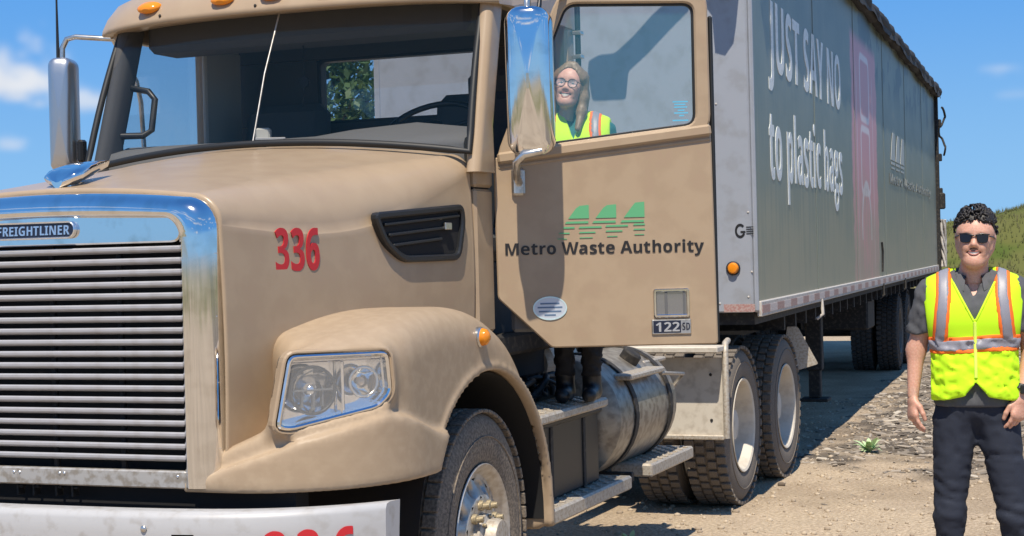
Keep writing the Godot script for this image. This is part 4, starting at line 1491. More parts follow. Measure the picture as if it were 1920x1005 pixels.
	one_tube("mirror_arm", [Vector3(0.21, 2.71, 0.335), Vector3(0.22, 2.80, 0.30), Vector3(0.30, 2.83, 0.05)], 0.010, M.black, d, 8)
	one_tube("mirror_arm", [Vector3(0.205, 2.105, 0.36), Vector3(0.13, 2.088, 0.37), Vector3(0.098, 2.06, 0.36), Vector3(0.098, 2.0, 0.26), Vector3(0.11, 1.985, 0.01)], 0.017, M.dull_chrome, d, 8)
	var ft := Sh.new(); ft.box(Vector3(0.105, 1.99, 0.012), Vector3(0.06, 0.12, 0.026), 0.01)
	obj("mirror_foot", ft, M.dull_chrome, d)
	var hp := Sh.new()
	hp.tube([Vector3(0.88, 1.90, -0.02), Vector3(0.88, 1.90, -0.12), Vector3(0.6, 1.86, -0.14), Vector3(0.55, 1.86, -0.06)], 0.014, 8)
	obj("inner_pull", hp, M.black, d)

# ------------------------------------------------- wheels and chassis
func make_tyre(r: float, w: float, lugs: int, deep: float) -> Mesh:
	var sh := Sh.new()
	var h := w / 2
	var xf := Transform3D(Basis(Vector3.BACK, -PI / 2), Vector3.ZERO) # y axis of the profile becomes +x
	var tr := r - deep
	sh.lathe([Vector2(0.290, h - 0.045), Vector2(0.300, h - 0.02), Vector2(0.325, h - 0.006), Vector2(0.385, h + 0.004), Vector2(0.440, h), Vector2(tr - 0.035, h - 0.012), Vector2(tr - 0.01, h - 0.028), Vector2(tr, h - 0.05), Vector2(tr + 0.002, 0), Vector2(tr, -h + 0.05), Vector2(tr - 0.01, -h + 0.028), Vector2(tr - 0.035, -h + 0.012), Vector2(0.440, -h), Vector2(0.385, -h - 0.004), Vector2(0.325, -h + 0.006), Vector2(0.300, -h + 0.02), Vector2(0.290, -h + 0.045)], xf, 64, true)
	for k in lugs:
		var a := TAU * k / lugs
		var b := Basis(Vector3.RIGHT, a)
		for q in [[h - 0.036, 0.062, 0.0], [-h + 0.036, 0.062, 0.5], [0.035, 0.055, 0.5], [-0.035, 0.055, 0.0]]:
			var bb := Basis(Vector3.RIGHT, a + q[2] * TAU / lugs)
			sh.box(bb * Vector3(q[0], r - deep * 0.5 - 0.002, 0), Vector3(q[1], deep + 0.004, TAU * r / lugs * (0.66 if deep > 0.015 else 0.86)), 0.004, bb)
	# side lettering ring
	var ring := []
	for k in 64:
		var a := TAU * k / 64
		ring.append(Vector3(h + 0.003, cos(a) * 0.415, sin(a) * 0.415))
	sh.tube(ring, 0.004, 5, true)
	sh.st.generate_normals(); sh.st.index()
	return sh.st.commit()

func place_mesh(called: String, mesh: Mesh, m: Material, parent: Node, xf := Transform3D()) -> MeshInstance3D:
	var o := MeshInstance3D.new()
	o.name = called; o.mesh = mesh; o.material_override = m
	parent.add_child(o, true)
	o.transform = xf
	return o

var tyre_steer: Mesh
var tyre_drive: Mesh

# a wheel whose outer face looks along +x of its own node
func steer_wheel(parent: Node, xf: Transform3D):
	var w := group_node("front_wheel", parent, xf)
	if tyre_steer == null: tyre_steer = make_tyre(0.525, 0.285, 54, 0.012)
	place_mesh("tyre", tyre_steer, M.rubber, w)
	var sx := Transform3D(Basis(Vector3.BACK, -PI / 2), Vector3.ZERO)
	var rim := Sh.new()
	rim.lathe([Vector2(0.285, -0.10), Vector2(0.285, 0.10), Vector2(0.30, 0.128), Vector2(0.306, 0.135), Vector2(0.302, 0.14), Vector2(0.288, 0.134), Vector2(0.268, 0.105), Vector2(0.262, 0.095), Vector2(0.245, 0.095)], sx, 48)
	# disc with ten hand holes
	var hol := PackedVector3Array()
	var dish := func(r: float): return lerpf(0.128, 0.095, smoothstep(0.165, 0.245, r))
	for k in 10:
		var a0 := TAU * k / 10
		var ca := a0 + TAU / 20
		var ou := []
		var inn := []
		var lipp := []
		for j in 20:
			var t := TAU * j / 20
			var e := Vector2(cos(t), sin(t))
			var m := maxf(absf(e.x), absf(e.y))
			var sq := e / m
			var r := 0.205 + sq.y * 0.04
			var a := ca + sq.x * TAU / 20
			ou.append(Vector3(dish.call(r), cos(a) * r, sin(a) * r))
			r = 0.205 + e.y * 0.026
			a = ca + e.x * 0.024 / 0.205
			inn.append(Vector3(dish.call(r), cos(a) * r, sin(a) * r)); lipp.append(Vector3(dish.call(r) - 0.035, cos(a) * r, sin(a) * r))
		for j in 20:
			var i := (j + 1) % 20
			hol.append_array([ou[j], ou[i], inn[i], ou[j], inn[i], inn[j], inn[j], inn[i], lipp[i], inn[j], lipp[i], lipp[j]])
	rim.emit(hol, PackedInt32Array([0]), Vector3(-1, 0, 0))
	rim.lathe([Vector2(0.165, 0.128), Vector2(0.15, 0.131), Vector2(0.10, 0.131)], sx, 48)
	var ro := obj("rim", rim, M.alu, w)
	var back := Sh.new(); back.lathe([Vector2(0, 0.03), Vector2(0.28, 0.03)], sx, 24)
	obj("brake_drum", back, M.matte_black, w)
	var hub := Sh.new()
	hub.lathe([Vector2(0.105, 0.125), Vector2(0.105, 0.155), Vector2(0.085, 0.165), Vector2(0.085, 0.20), Vector2(0.078, 0.215), Vector2(0.0, 0.22)], sx, 24)
	obj("hub_cap", hub, M.dusty_step, w)
	var nut := Sh.new()
	nut.lathe([Vector2(0.021, 0.0), Vector2(0.021, 0.018), Vector2(0.014, 0.02), Vector2(0.013, 0.045), Vector2(0, 0.047)], sx, 6)
	nut.st.generate_normals(); nut.st.index()
	var nm := nut.st.commit()
	var rust := mottled("lug_nut", grain(41, 0.05, 3, [0.42, 0.36, 0.24], [0.26, 0.20, 0.12], 0.4, 0.7), 0.1, 0.5, 0.4)
	for k in 10:
		var a := TAU * k / 10 + 0.2
		place_mesh("lug_nut", nm, rust, w, Transform3D(Basis(), Vector3(0.131, cos(a) * 0.142, sin(a) * 0.142)))
		var cap := Sh.new() if k < 0 else null
	var ring := Sh.new()
	for k in 8:
		var a := TAU * k / 8
		ring.blob(Transform3D(Basis().scaled(Vector3(0.012, 0.009, 0.009)), Vector3(0.166, cos(a) * 0.094, sin(a) * 0.094)), 6)
	obj("hub_bolts", ring, rust, w)

func drive_wheel(parent: Node, xf: Transform3D, called := "drive_wheel", rub: Material = M.rubber_drive, steel: Material = M.cream):
	var w := group_node(called, parent, xf)
	if tyre_drive == null: tyre_drive = make_tyre(0.52, 0.275, 46, 0.020)
	place_mesh("tyre", tyre_drive, rub, w)
	place_mesh("tyre", tyre_drive, rub, w, Transform3D(Basis(), Vector3(-0.335, 0, 0)))
	var sx := Transform3D(Basis(Vector3.BACK, -PI / 2), Vector3.ZERO)
	var rim := Sh.new()
	rim.lathe([Vector2(0.285, -0.10), Vector2(0.285, 0.09), Vector2(0.302, 0.128), Vector2(0.308, 0.133), Vector2(0.304, 0.138), Vector2(0.290, 0.130), Vector2(0.272, 0.09), Vector2(0.266, 0.02), Vector2(0.25, -0.02), Vector2(0.21, -0.045), Vector2(0.165, -0.05), Vector2(0.155, -0.045), Vector2(0.12, -0.045)], sx, 48)
	obj("rim", rim, steel, w)
	var hub := Sh.new()
	hub.lathe([Vector2(0.118, -0.05), Vector2(0.118, 0.02), Vector2(0.10, 0.06), Vector2(0.095, 0.075), Vector2(0.04, 0.082), Vector2(0, 0.082)], sx, 24)
	obj("hub_cap", hub, steel, w)
	for k in 10:
		var a := TAU * k / 10
		var n := Sh.new()
		n.lathe([Vector2(0.02, 0.0), Vector2(0.02, 0.022), Vector2(0.012, 0.04), Vector2(0, 0.042)], Transform3D(sx.basis, Vector3(-0.048, cos(a) * 0.143, sin(a) * 0.143)), 6)
		obj("lug_nut", n, steel, w)

const DRIVE_Z := -4.467
func chassis():
	var c := group_node("chassis", truck)
	for s in [1.0, -1.0]:
		one_box("frame_rail", Vector3(0.43 * s, 0.87, -2.85), Vector3(0.09, 0.27, 7.7), M.chassis, c, 0.01)
	for z in [-0.6, -1.8, -3.0, -4.0, -5.1, -6.5]:
		one_box("cross_member", Vector3(0, 0.87, z), Vector3(0.8, 0.2, 0.1), M.chassis, c, 0.01)
	one_tube("front_axle", [Vector3(-0.95, 0.52, 0), Vector3(-0.7, 0.42, 0), Vector3(0.7, 0.42, 0), Vector3(0.95, 0.52, 0)], 0.06, M.chassis, c, 8)
	one_box("engine_sump", Vector3(0, 0.85, 0.0), Vector3(0.7, 0.7, 1.8), M.matte_black, c, 0.03)
	one_box("gearbox", Vector3(0, 0.85, -1.5), Vector3(0.5, 0.6, 1.3), M.chassis, c, 0.05)
	for z in [DRIVE_Z, DRIVE_Z - 1.32]:
		one_tube("drive_axle", [Vector3(-0.95, 0.52, z), Vector3(-0.25, 0.52, z), Vector3(0, 0.52, z), Vector3(0.25, 0.52, z), Vector3(0.95, 0.52, z)], [0.09, 0.09, 0.2, 0.09, 0.09], M.chassis, c, 10)
		for s in [1.0, -1.0]:
			drive_wheel(truck, Transform3D(Basis() if s > 0 else Basis(Vector3.UP, PI), Vector3(1.04 * s, 0.515, z)))
			one_box("leaf_spring", Vector3(0.5 * s, 0.62, z), Vector3(0.09, 0.08, 1.1), M.chassis, c, 0.01)
	for s in [1.0, -1.0]:
		steer_wheel(truck, Transform3D(Basis(Vector3.UP, 0.03) if s > 0 else Basis(Vector3.UP, PI + 0.03), Vector3(1.035 * s, 0.52, 0)))
	# fifth wheel
	var fw := Sh.new()
	fw.prism(soft([Vector2(-0.45, -0.5), Vector2(-0.12, -0.55), Vector2(0, -0.2), Vector2(0.12, -0.55), Vector2(0.45, -0.5), Vector2(0.42, 0.3), Vector2(0.25, 0.42), Vector2(-0.25, 0.42), Vector2(-0.42, 0.3)], 0.06, 3), 0.06, Transform3D(Basis(Vector3.RIGHT, -PI / 2), Vector3(0, 1.10, -5.13)), 0.01)
	obj("fifth_wheel", fw, M.chassis, c)
	# under the cab: dark side of the engine and the cab mounts
	one_box("cab_underside", Vector3(0.1, 1.13, -1.2), Vector3(1.4, 0.16, 1.2), M.matte_black, c, 0.02)
	for s in [1.0, -1.0]:
		var lab := group_node("step_unit", truck)
		step_plate(lab, Vector3(1.07 * s, 0.935, -1.08), Vector3(0.27, 0.045, 0.95))
		step_plate(lab, Vector3(1.07 * s, 0.49, -1.32), Vector3(0.27, 0.07, 1.18))
		step_plate(lab, Vector3(1.085 * s, 0.50, -2.70), Vector3(0.23, 0.07, 0.84))
		var bb := group_node("battery_box", truck)
		one_box("box_body", Vector3(0.86 * s, 0.71, -1.22), Vector3(0.50, 0.38, 0.92), M.black, bb, 0.02)
		one_box("box_lid", Vector3(0.865 * s, 0.885, -1.22), Vector3(0.525, 0.03, 0.94), M.black, bb, 0.01)
		for k in 2:
			one_box("box_strap", Vector3(1.112 * s, 0.71, -0.98 - k * 0.46), Vector3(0.010, 0.37, 0.035), M.chassis, bb, 0.003)
		for z in [-0.80, -1.60, -2.1, -2.95]:
			one_box("step_bracket", Vector3(0.98 * s, 0.49, z), Vector3(0.34, 0.05, 0.04), M.chassis, lab, 0.005)
		for z in [-0.78, -1.5]:
			one_box("step_bracket", Vector3(0.96 * s, 0.9, z), Vector3(0.3, 0.03, 0.04), M.chassis, lab, 0.005)
		tank(s)
		quarter_fender(s)
	# dark hoses and clamps heaped on the upper step, against the cab
	var hr := RandomNumberGenerator.new()
	hr.seed = 17
	for k in 9:
		var hp := []
		var z0 := hr.randf_range(-1.0, -0.75)
		for j in 10:
			var t := j / 9.0
			hp.append(Vector3(0.90 + 0.05 * sin(t * 7.0 + k) + 0.008 * k, 0.975 + 0.10 * absf(sin(t * 4.0 + k * 1.1)), z0 - 0.62 * t))
		one_tube("cable", hp, hr.randf_range(0.010, 0.018), M.rubber_trim, c, 6)
	# hoses and a filter between cab and tank
	var air := Sh.new()
	air.lathe([Vector2(0, 0), Vector2(0.10, 0.0), Vector2(0.13, 0.03), Vector2(0.13, 0.40), Vector2(0.10, 0.43), Vector2(0, 0.43)], Transform3D(Basis(Vector3.RIGHT, -PI / 2), Vector3(0.72, 1.10, -1.75)), 20)
	obj("air_tank", air, M.dusty_step, c)
	for k in 4:
		var hp := []
		for j in 9:
			var t := j / 8.0
			hp.append(Vector3(0.62 + 0.05 * k + 0.05 * sin(t * 5.0 + k), 1.12 + 0.10 * sin(PI * t), -1.6 - 1.3 * t))
		one_tube("air_hose", hp, 0.014, M.rubber_trim if k % 2 else M.chassis, c, 6)

func step_plate(parent: Node, at: Vector3, size: Vector3):
	var s := Sh.new()
	s.box(at, size, 0.010)
	var o := obj("step", s, M.dusty_step, parent)
	# raised grip studs on the tread
	var st := Sh.new()
	var n := int(size.z / 0.055)
	for k in n:
		for j in 3:
			st.box(at + Vector3((j - 1) * 0.075 + (0.018 if k % 2 else -0.018), size.y / 2 + 0.003, -size.z / 2 + 0.05 + k * (size.z - 0.08) / n), Vector3(0.03, 0.006, 0.014), 0.002)
	obj("grip_studs", st, M.dusty_step, o)

func tank(s: float):
	var t := group_node("fuel_tank", truck)
	var sh := Sh.new()
	var x := 0.865 * s
	sh.lathe([Vector2(0, 0.02), Vector2(0.18, 0.012), Vector2(0.27, -0.01), Vector2(0.312, -0.045), Vector2(0.318, -0.07), Vector2(0.318, -1.05), Vector2(0.312, -1.075), Vector2(0.27, -1.11), Vector2(0, -1.13)], Transform3D(Basis(Vector3.RIGHT, PI / 2), Vector3(x, 0.815, -1.79)), 40)
	obj("tank_shell", sh, mottled("dirty_tank_metal", grain(42, 0.03, 5, [0.34, 0.31, 0.26], [0.19, 0.165, 0.135], 0.35, 0.75), 0.6, 0.4, 0.45), t)
	for z in [-2.08, -2.72]:
		var pts := []
		for k in 40:
			var a := TAU * k / 40
			pts.append([a])
		var st := Sh.new()
		st.lathe([Vector2(0.319, -0.03), Vector2(0.328, -0.028), Vector2(0.328, 0.028), Vector2(0.319, 0.03)], Transform3D(Basis(Vector3.RIGHT, PI / 2), Vector3(x, 0.815, z)), 40)
		obj("tank_strap", st, M.chassis, t)
	# step over the tank
	one_box("tank_step", Vector3(1.075 * s, 1.02, -2.28), Vector3(0.24, 0.03, 0.62), M.dusty_step, t, 0.008)
	one_box("tank_step", Vector3(0.98 * s, 1.05, -2.80), Vector3(0.20, 0.025, 0.42), M.dusty_step, t, 0.008)
	one_tube("step_stay", [Vector3(1.18 * s, 1.0, -2.55), Vector3(1.21 * s, 0.97, -2.9), Vector3(1.13 * s, 0.86, -2.85)], 0.012, M.dusty_step, t, 6)
	var cap := Sh.new()
	cap.lathe([Vector2(0.055, 0), Vector2(0.055, 0.05), Vector2(0.045, 0.06), Vector2(0, 0.062)], Transform3D(Basis(Vector3.BACK, -0.6 * s), Vector3(x + 0.17 * s, 1.075, -2.42)), 16)
	obj("filler_cap", cap, M.chassis, t)

func quarter_fender(s: float):
	var q := group_node("quarter_fender", truck)
	one_box("fender_plate", Vector3(0.93 * s, 0.755, -3.74), Vector3(0.60, 0.50, 0.012), M.cream, q, 0.003)
	one_box("fender_bottom_lip", Vector3(0.93 * s, 0.515, -3.722), Vector3(0.60, 0.03, 0.03), M.dusty_step, q, 0.006)
	var top := Sh.new()
	top.box(Vector3(0.93 * s, 1.062, -3.66), Vector3(0.62, 0.04, 0.20), 0.008)
	obj("fender_top", top, M.cream, q)
	one_tube("fender_edge", [Vector3(1.245 * s, 0.51, -3.73), Vector3(1.245 * s, 1.04, -3.73), Vector3(1.24 * s, 1.09, -3.76), Vector3(1.22 * s, 1.10, -3.9)], 0.02, M.dusty_step, q, 10)
	for v in [[0.72, 0.62], [0.72, 0.9], [1.15, 0.62], [1.15, 0.9]]:
		var b := Sh.new(); b.blob(Transform3D(Basis().scaled(Vector3(0.01, 0.01, 0.006)), Vector3(v[0] * s, v[1], -3.732)), 8)
		obj("bolt", b, M.chassis, q)
	# plate behind the last drive wheel
	var f := Sh.new()
	f.prism(soft([Vector2(-0.06, 0.16), Vector2(0.02, 0.15), Vector2(0.17, -0.14), Vector2(0.0, -0.19), Vector2(-0.10, -0.10)], 0.015, 2), 0.012, Transform3D(Basis(Vector3.UP, 0.25 * s), Vector3(1.09 * s, 0.905, -6.55)))
	var o := obj("rear_plate", f, M.dusty_step, q)

# ---------------------------------------------------------------- trailer: its own z runs forwards from the kingpin
const TRAILER_TURN := 0.0574
const TX := 1.286
const TF := 0.944
const TR := -15.88
const TB := 1.29
const TT := 4.06
var trl: Node3D

# the faded print of the wrap, with road dust thrown up from below
func wrap_picture() -> Image:
	var w := 1536
	var h := 300
	var out := PackedByteArray()
	out.resize(w * h * 3)
	var n := FastNoiseLite.new()
	n.seed = 77; n.frequency = 1.0; n.fractal_octaves = 4
	for y in h:
		var py := TT - (TT - TB) * (y + 0.5) / h
		var i := y * w * 3
		for x in w:
			var pz := TF + (TR - TF) * (x + 0.5) / w
			var streak := n.get_noise_2d(pz * 9.0, py * 0.6)
			var blot := n.get_noise_2d(pz * 0.9 + 40.0, py * 1.6)
			var c := Color(0.175, 0.212, 0.185).lerp(Color(0.22, 0.25, 0.212), clampf(0.5 + blot, 0, 1))
			# pictures along the top, printed dark
			var pic := n.get_noise_2d(pz * 1.1, py * 1.3 + 60.0)
			if pz < -5.0:
				c = c.lerp(Color(0.07, 0.10, 0.12), smoothstep(0.0, 0.16, pic) * smoothstep(3.25, 3.6, py) * 0.75)
			# the pink bag
			var edge := 0.10 * n.get_noise_2d(py * 3.0, 5.0)
			var bag := smoothstep(-4.38 + edge, -4.52 + edge, pz) * smoothstep(-6.80 + edge, -6.66 + edge, pz) * smoothstep(3.78, 3.62, py)
			c = c.lerp(Color(0.66, 0.31, 0.335), bag * 0.95)
			# white outlines on it
			var q := Vector2(pz + 5.6, 0.0)
			var line := 0.0
			for b in [[3.25, 0.36, 0.33], [2.52, 0.36, 0.34]]:
				var d: float = maxf(absf(q.x) - b[1] * 1.1 + 0.1, absf(py - b[0]) - b[2] + 0.1)
				var dd := Vector2(maxf(absf(q.x) - 0.30, 0.0), maxf(absf(py - b[0]) - b[2] + 0.12, 0.0)).length() - 0.1
				line = maxf(line, smoothstep(0.05, 0.02, absf(dd)))
			var ar := Vector2(q.x, maxf(py - 1.86, 0.0)).length() - 0.42
			if py > 1.72: line = maxf(line, smoothstep(0.06, 0.03, absf(ar)))
			line = maxf(line, smoothstep(0.05, 0.02, absf(absf(q.x) - 0.72)) * smoothstep(3.5, 3.3, py) * 0.45)
			c = c.lerp(Color(0.78, 0.70, 0.70), line * 0.85 * step_in(pz, -6.9, -4.3))
			# dust: heaviest low down in the streaks it ran in
			var dirt := clampf(smoothstep(2.45, 1.35, py + streak * 0.9 + blot * 0.5) * 0.75 + streak * 0.22, 0, 0.85)
			c = c.lerp(Color(0.36, 0.34, 0.255), dirt)
			c = c.linear_to_srgb()
			out[i] = int(c.r * 255); out[i + 1] = int(c.g * 255); out[i + 2] = int(c.b * 255)
			i += 3
	var im := Image.create_from_data(w, h, false, Image.FORMAT_RGB8, out)
	return im

func step_in(v: float, lo: float, hi: float) -> float:
	return 1.0 if v > lo and v < hi else 0.0

func trailer():
	trl = group_node("semi_trailer", self, Transform3D(Basis(Vector3.UP, TRAILER_TURN), Vector3(0, 0, -5.127)))
	tag(trl, "long high-sided box trailer with faded green wrap and dark rolled tarp", "trailer")
	M.skin = mottled("trailer_front_white", grain(51, 0.03, 5, [0.305, 0.325, 0.365], [0.27, 0.28, 0.30], 0.4, 0.9), 1.4, 0.4)
	M.tarp = mottled("dark_tarp", grain(52, 0.05, 4, [0.020, 0.020, 0.022], [0.045, 0.04, 0.036], 0.4, 0.8), 0.6, 0.8)
	M.rail = mottled("dull_rail", grain(53, 0.05, 4, [0.50, 0.47, 0.43], [0.38, 0.33, 0.29], 0.4, 0.8), 0.5, 0.55)
	M.print_white = mottled("faded_white_print", grain(54, 0.06, 5, [0.78, 0.80, 0.77], [0.60, 0.63, 0.59], 0.45, 0.9), 0.8, 0.5)
	var H := TT - TB
	var L := TF - TR
	# left wall: one long sheet with the print
	var wm := StandardMaterial3D.new()
	wm.resource_name = "printed_wrap"
	wm.albedo_texture = ImageTexture.create_from_image(wrap_picture())
	wm.roughness = 0.42; wm.metallic_specular = 0.4
	var st := SurfaceTool.new()
	st.begin(Mesh.PRIMITIVE_TRIANGLES)
	var nz := 84
	var ny := 6
	for j in ny + 1:
		for i in nz + 1:
			var z := TF + (TR - TF) * i / nz
			var y := TT - H * j / ny
			st.set_uv(Vector2(float(i) / nz, float(j) / ny))
			# sheets bow a hand's breadth between their posts
			var bow := 0.002 * sin(PI * fmod(float(i), 7.0) / 7.0) * sin(PI * j / ny)
			st.add_vertex(Vector3(TX + bow, y, z))
	for j in ny:
		for i in nz:
			var a := j * (nz + 1) + i
			for k in [a, a + 1, a + nz + 1, a + 1, a + nz + 2, a + nz + 1]: st.add_index(k)
	st.generate_normals()
	place_mesh("left_wall", st.commit(), wm, trl)
	one_box("left_wall_core", Vector3(TX - 0.028, (TT + TB) / 2, (TF + TR) / 2), Vector3(0.05, H - 0.01, L - 0.02), M.rail, trl, 0.0)
	one_box("right_wall", Vector3(-TX - 0.02, (TT + TB) / 2, (TF + TR) / 2), Vector3(0.05, H, L), M.skin, trl, 0.0)
	one_box("front_wall", Vector3(-0.01, (TT + TB) / 2 - 0.02, TF + 0.016), Vector3(2 * TX - 0.03, H + 0.02, 0.05), M.skin, trl, 0.01)
	one_box("corner_post", Vector3(TX - 0.012, (TT + TB) / 2 - 0.02, TF + 0.012), Vector3(0.036, H + 0.02, 0.046), M.skin, trl, 0.014)
	one_box("trailer_floor", Vector3(0, TB - 0.06, (TF + TR) / 2), Vector3(2 * TX - 0.06, 0.10, L - 0.04), M.chassis, trl, 0.0)
	for k in 26:
		one_box("floor_beam", Vector3(0, TB - 0.17, TF - 1.6 - k * 0.55), Vector3(2.4, 0.11, 0.06), M.chassis, trl, 0.0)
	# panel joints: slim posts on the left wall
	for k in range(1, 6):
		var z := TF - k * 2.804
		one_box("wall_seam", Vector3(TX + 0.004, (TT + TB) / 2, z), Vector3(0.004, H - 0.02, 0.010), wm_plain(), trl, 0.0)
	# bottom rail with its red and white reflective tape
	one_box("bottom_rail", Vector3(TX + 0.005, TB - 0.01, (TF + TR) / 2), Vector3(0.03, 0.10, L), M.rail, trl, 0.006)
	var red_tape := mottled("red_tape", grain(55, 0.06, 4, [0.34, 0.17, 0.155], [0.40, 0.30, 0.27], 0.3, 0.7), 0.3, 0.5)
	var white_tape := mottled("white_tape", grain(56, 0.06, 4, [0.62, 0.55, 0.52], [0.48, 0.40, 0.37], 0.3, 0.7), 0.3, 0.5)
	var n := 56
	for k in n:
		var z := TF - 0.02 - (k + 0.5) * (L - 0.04) / n
		one_box("reflective_tape", Vector3(TX + 0.0215, TB - 0.012, z), Vector3(0.003, 0.05, (L - 0.04) / n - 0.004), red_tape if k % 2 == 0 else white_tape, trl, 0.0)
	one_box("corner_tape", Vector3(1.17, TB + 0.0, TF + 0.0425), Vector3(0.2, 0.05, 0.003), red_tape, trl, 0.0)
	# lettering: long words read from the front of the trailer backwards
	var bl := Basis(Vector3.UP, PI / 2)
	lettering("side_lettering", "JUST SAY NO", 3.95, 0.63, Transform3D(bl, Vector3(TX + 0.003, 3.05, -1.63)), M.print_white, trl)
	lettering("side_lettering", "to plastic bags", 4.0, 0.67, Transform3D(bl, Vector3(TX + 0.003, 2.31, -1.61)), M.print_white, trl)
	var faded := mat("faded_mark", 0.42, 0.44, 0.41, 0.5)
	lettering("side_lettering", "Metro Waste Authority", 6.5, 0.17, Transform3D(bl, Vector3(TX + 0.008, 2.425, -11.3)), mat("faded_small_print", 0.27, 0.285, 0.26, 0.5), trl)
	var mark := group_node("side_mark", trl)
	for k in 3:
		var z := -8.75 - k * 0.62
		var s := Sh.new()
		s.prism(PackedVector2Array([Vector2(-0.52, 0), Vector2(0.0, 0), Vector2(0.0, 0.33), Vector2(-0.24, 0.33), Vector2(-0.36, 0.22)]), 0.003, Transform3D(bl, Vector3(TX + 0.006, 2.66, z)))
		obj("sail", s, faded, mark)
		for j in 2:
			one_box("bar", Vector3(TX + 0.0075, 2.625 - j * 0.055, z + 0.24), Vector3(0.003, 0.032 - j * 0.01, 0.5 - j * 0.1), faded, mark, 0.0)
	# front: round maker's mark and amber lamp
	var ink := mat("black_print", 0.012, 0.012, 0.013, 0.5)
	var fz := TF + 0.0415
	var ring := Sh.new()
	var o := PackedVector2Array()
	for k in 20:
		var a := 0.75 + (TAU - 1.2) * k / 19.0
		o.append(Vector2(1.187 + cos(a) * 0.034, 1.783 + sin(a) * 0.046))
	for k in range(19, -1, -1):
		var a := 0.75 + (TAU - 1.2) * k / 19.0
		o.append(Vector2(1.187 + cos(a) * 0.021, 1.783 + sin(a) * 0.030))
	ring.prism(o, 0.002, Transform3D(Basis(), Vector3(0, 0, fz)))
	var gm := obj("front_mark", ring, ink, trl)
	one_box("mark_bar", Vector3(1.205, 1.776, fz + 0.001), Vector3(0.032, 0.012, 0.002), ink, gm, 0.0)
	for k in 4:
		one_box("mark_line", Vector3(1.249, 1.806 - k * 0.014, fz + 0.001), Vector3(0.046, 0.006, 0.002), ink, gm, 0.0)
	var lamp := Sh.new()
	lamp.lathe([Vector2(0.0, 0), Vector2(0.036, 0), Vector2(0.037, 0.014), Vector2(0.028, 0.032), Vector2(0, 0.038)], Transform3D(Basis(Vector3.RIGHT, PI / 2), Vector3(1.137, 1.545, fz)), 18)
	var lo := obj("marker_lamp", lamp, M.amber, trl)
	var lr := Sh.new()
	lr.lathe([Vector2(0.035, 0), Vector2(0.046, 0.0), Vector2(0.046, 0.010), Vector2(0.036, 0.014)], Transform3D(Basis(Vector3.RIGHT, PI / 2), Vector3(1.137, 1.545, fz)), 18)
	obj("lamp_ring", lr, M.rubber_trim, lo)
	for v in [[1.045, 1.32], [1.23, 1.36], [1.05, 2.6], [1.24, 1.9], [1.255, 1.52]]:
		var rv := Sh.new(); rv.blob(Transform3D(Basis().scaled(Vector3(0.008, 0.008, 0.005)), Vector3(v[0], v[1], fz)), 6)
		obj("rivet", rv, M.rail, trl)
	# air line couplings on the front wall
	for x in [-0.2, 0.0, 0.2]:
		one_box("coupling", Vector3(x, 1.75, fz + 0.02), Vector3(0.08, 0.08, 0.04), M.chassis, trl, 0.01)
	tarp()
	underside()

func wm_plain() -> Material:
	if not M.has("seam"): M.seam = mat("wall_seam", 0.17, 0.20, 0.175, 0.5)
	return M.seam

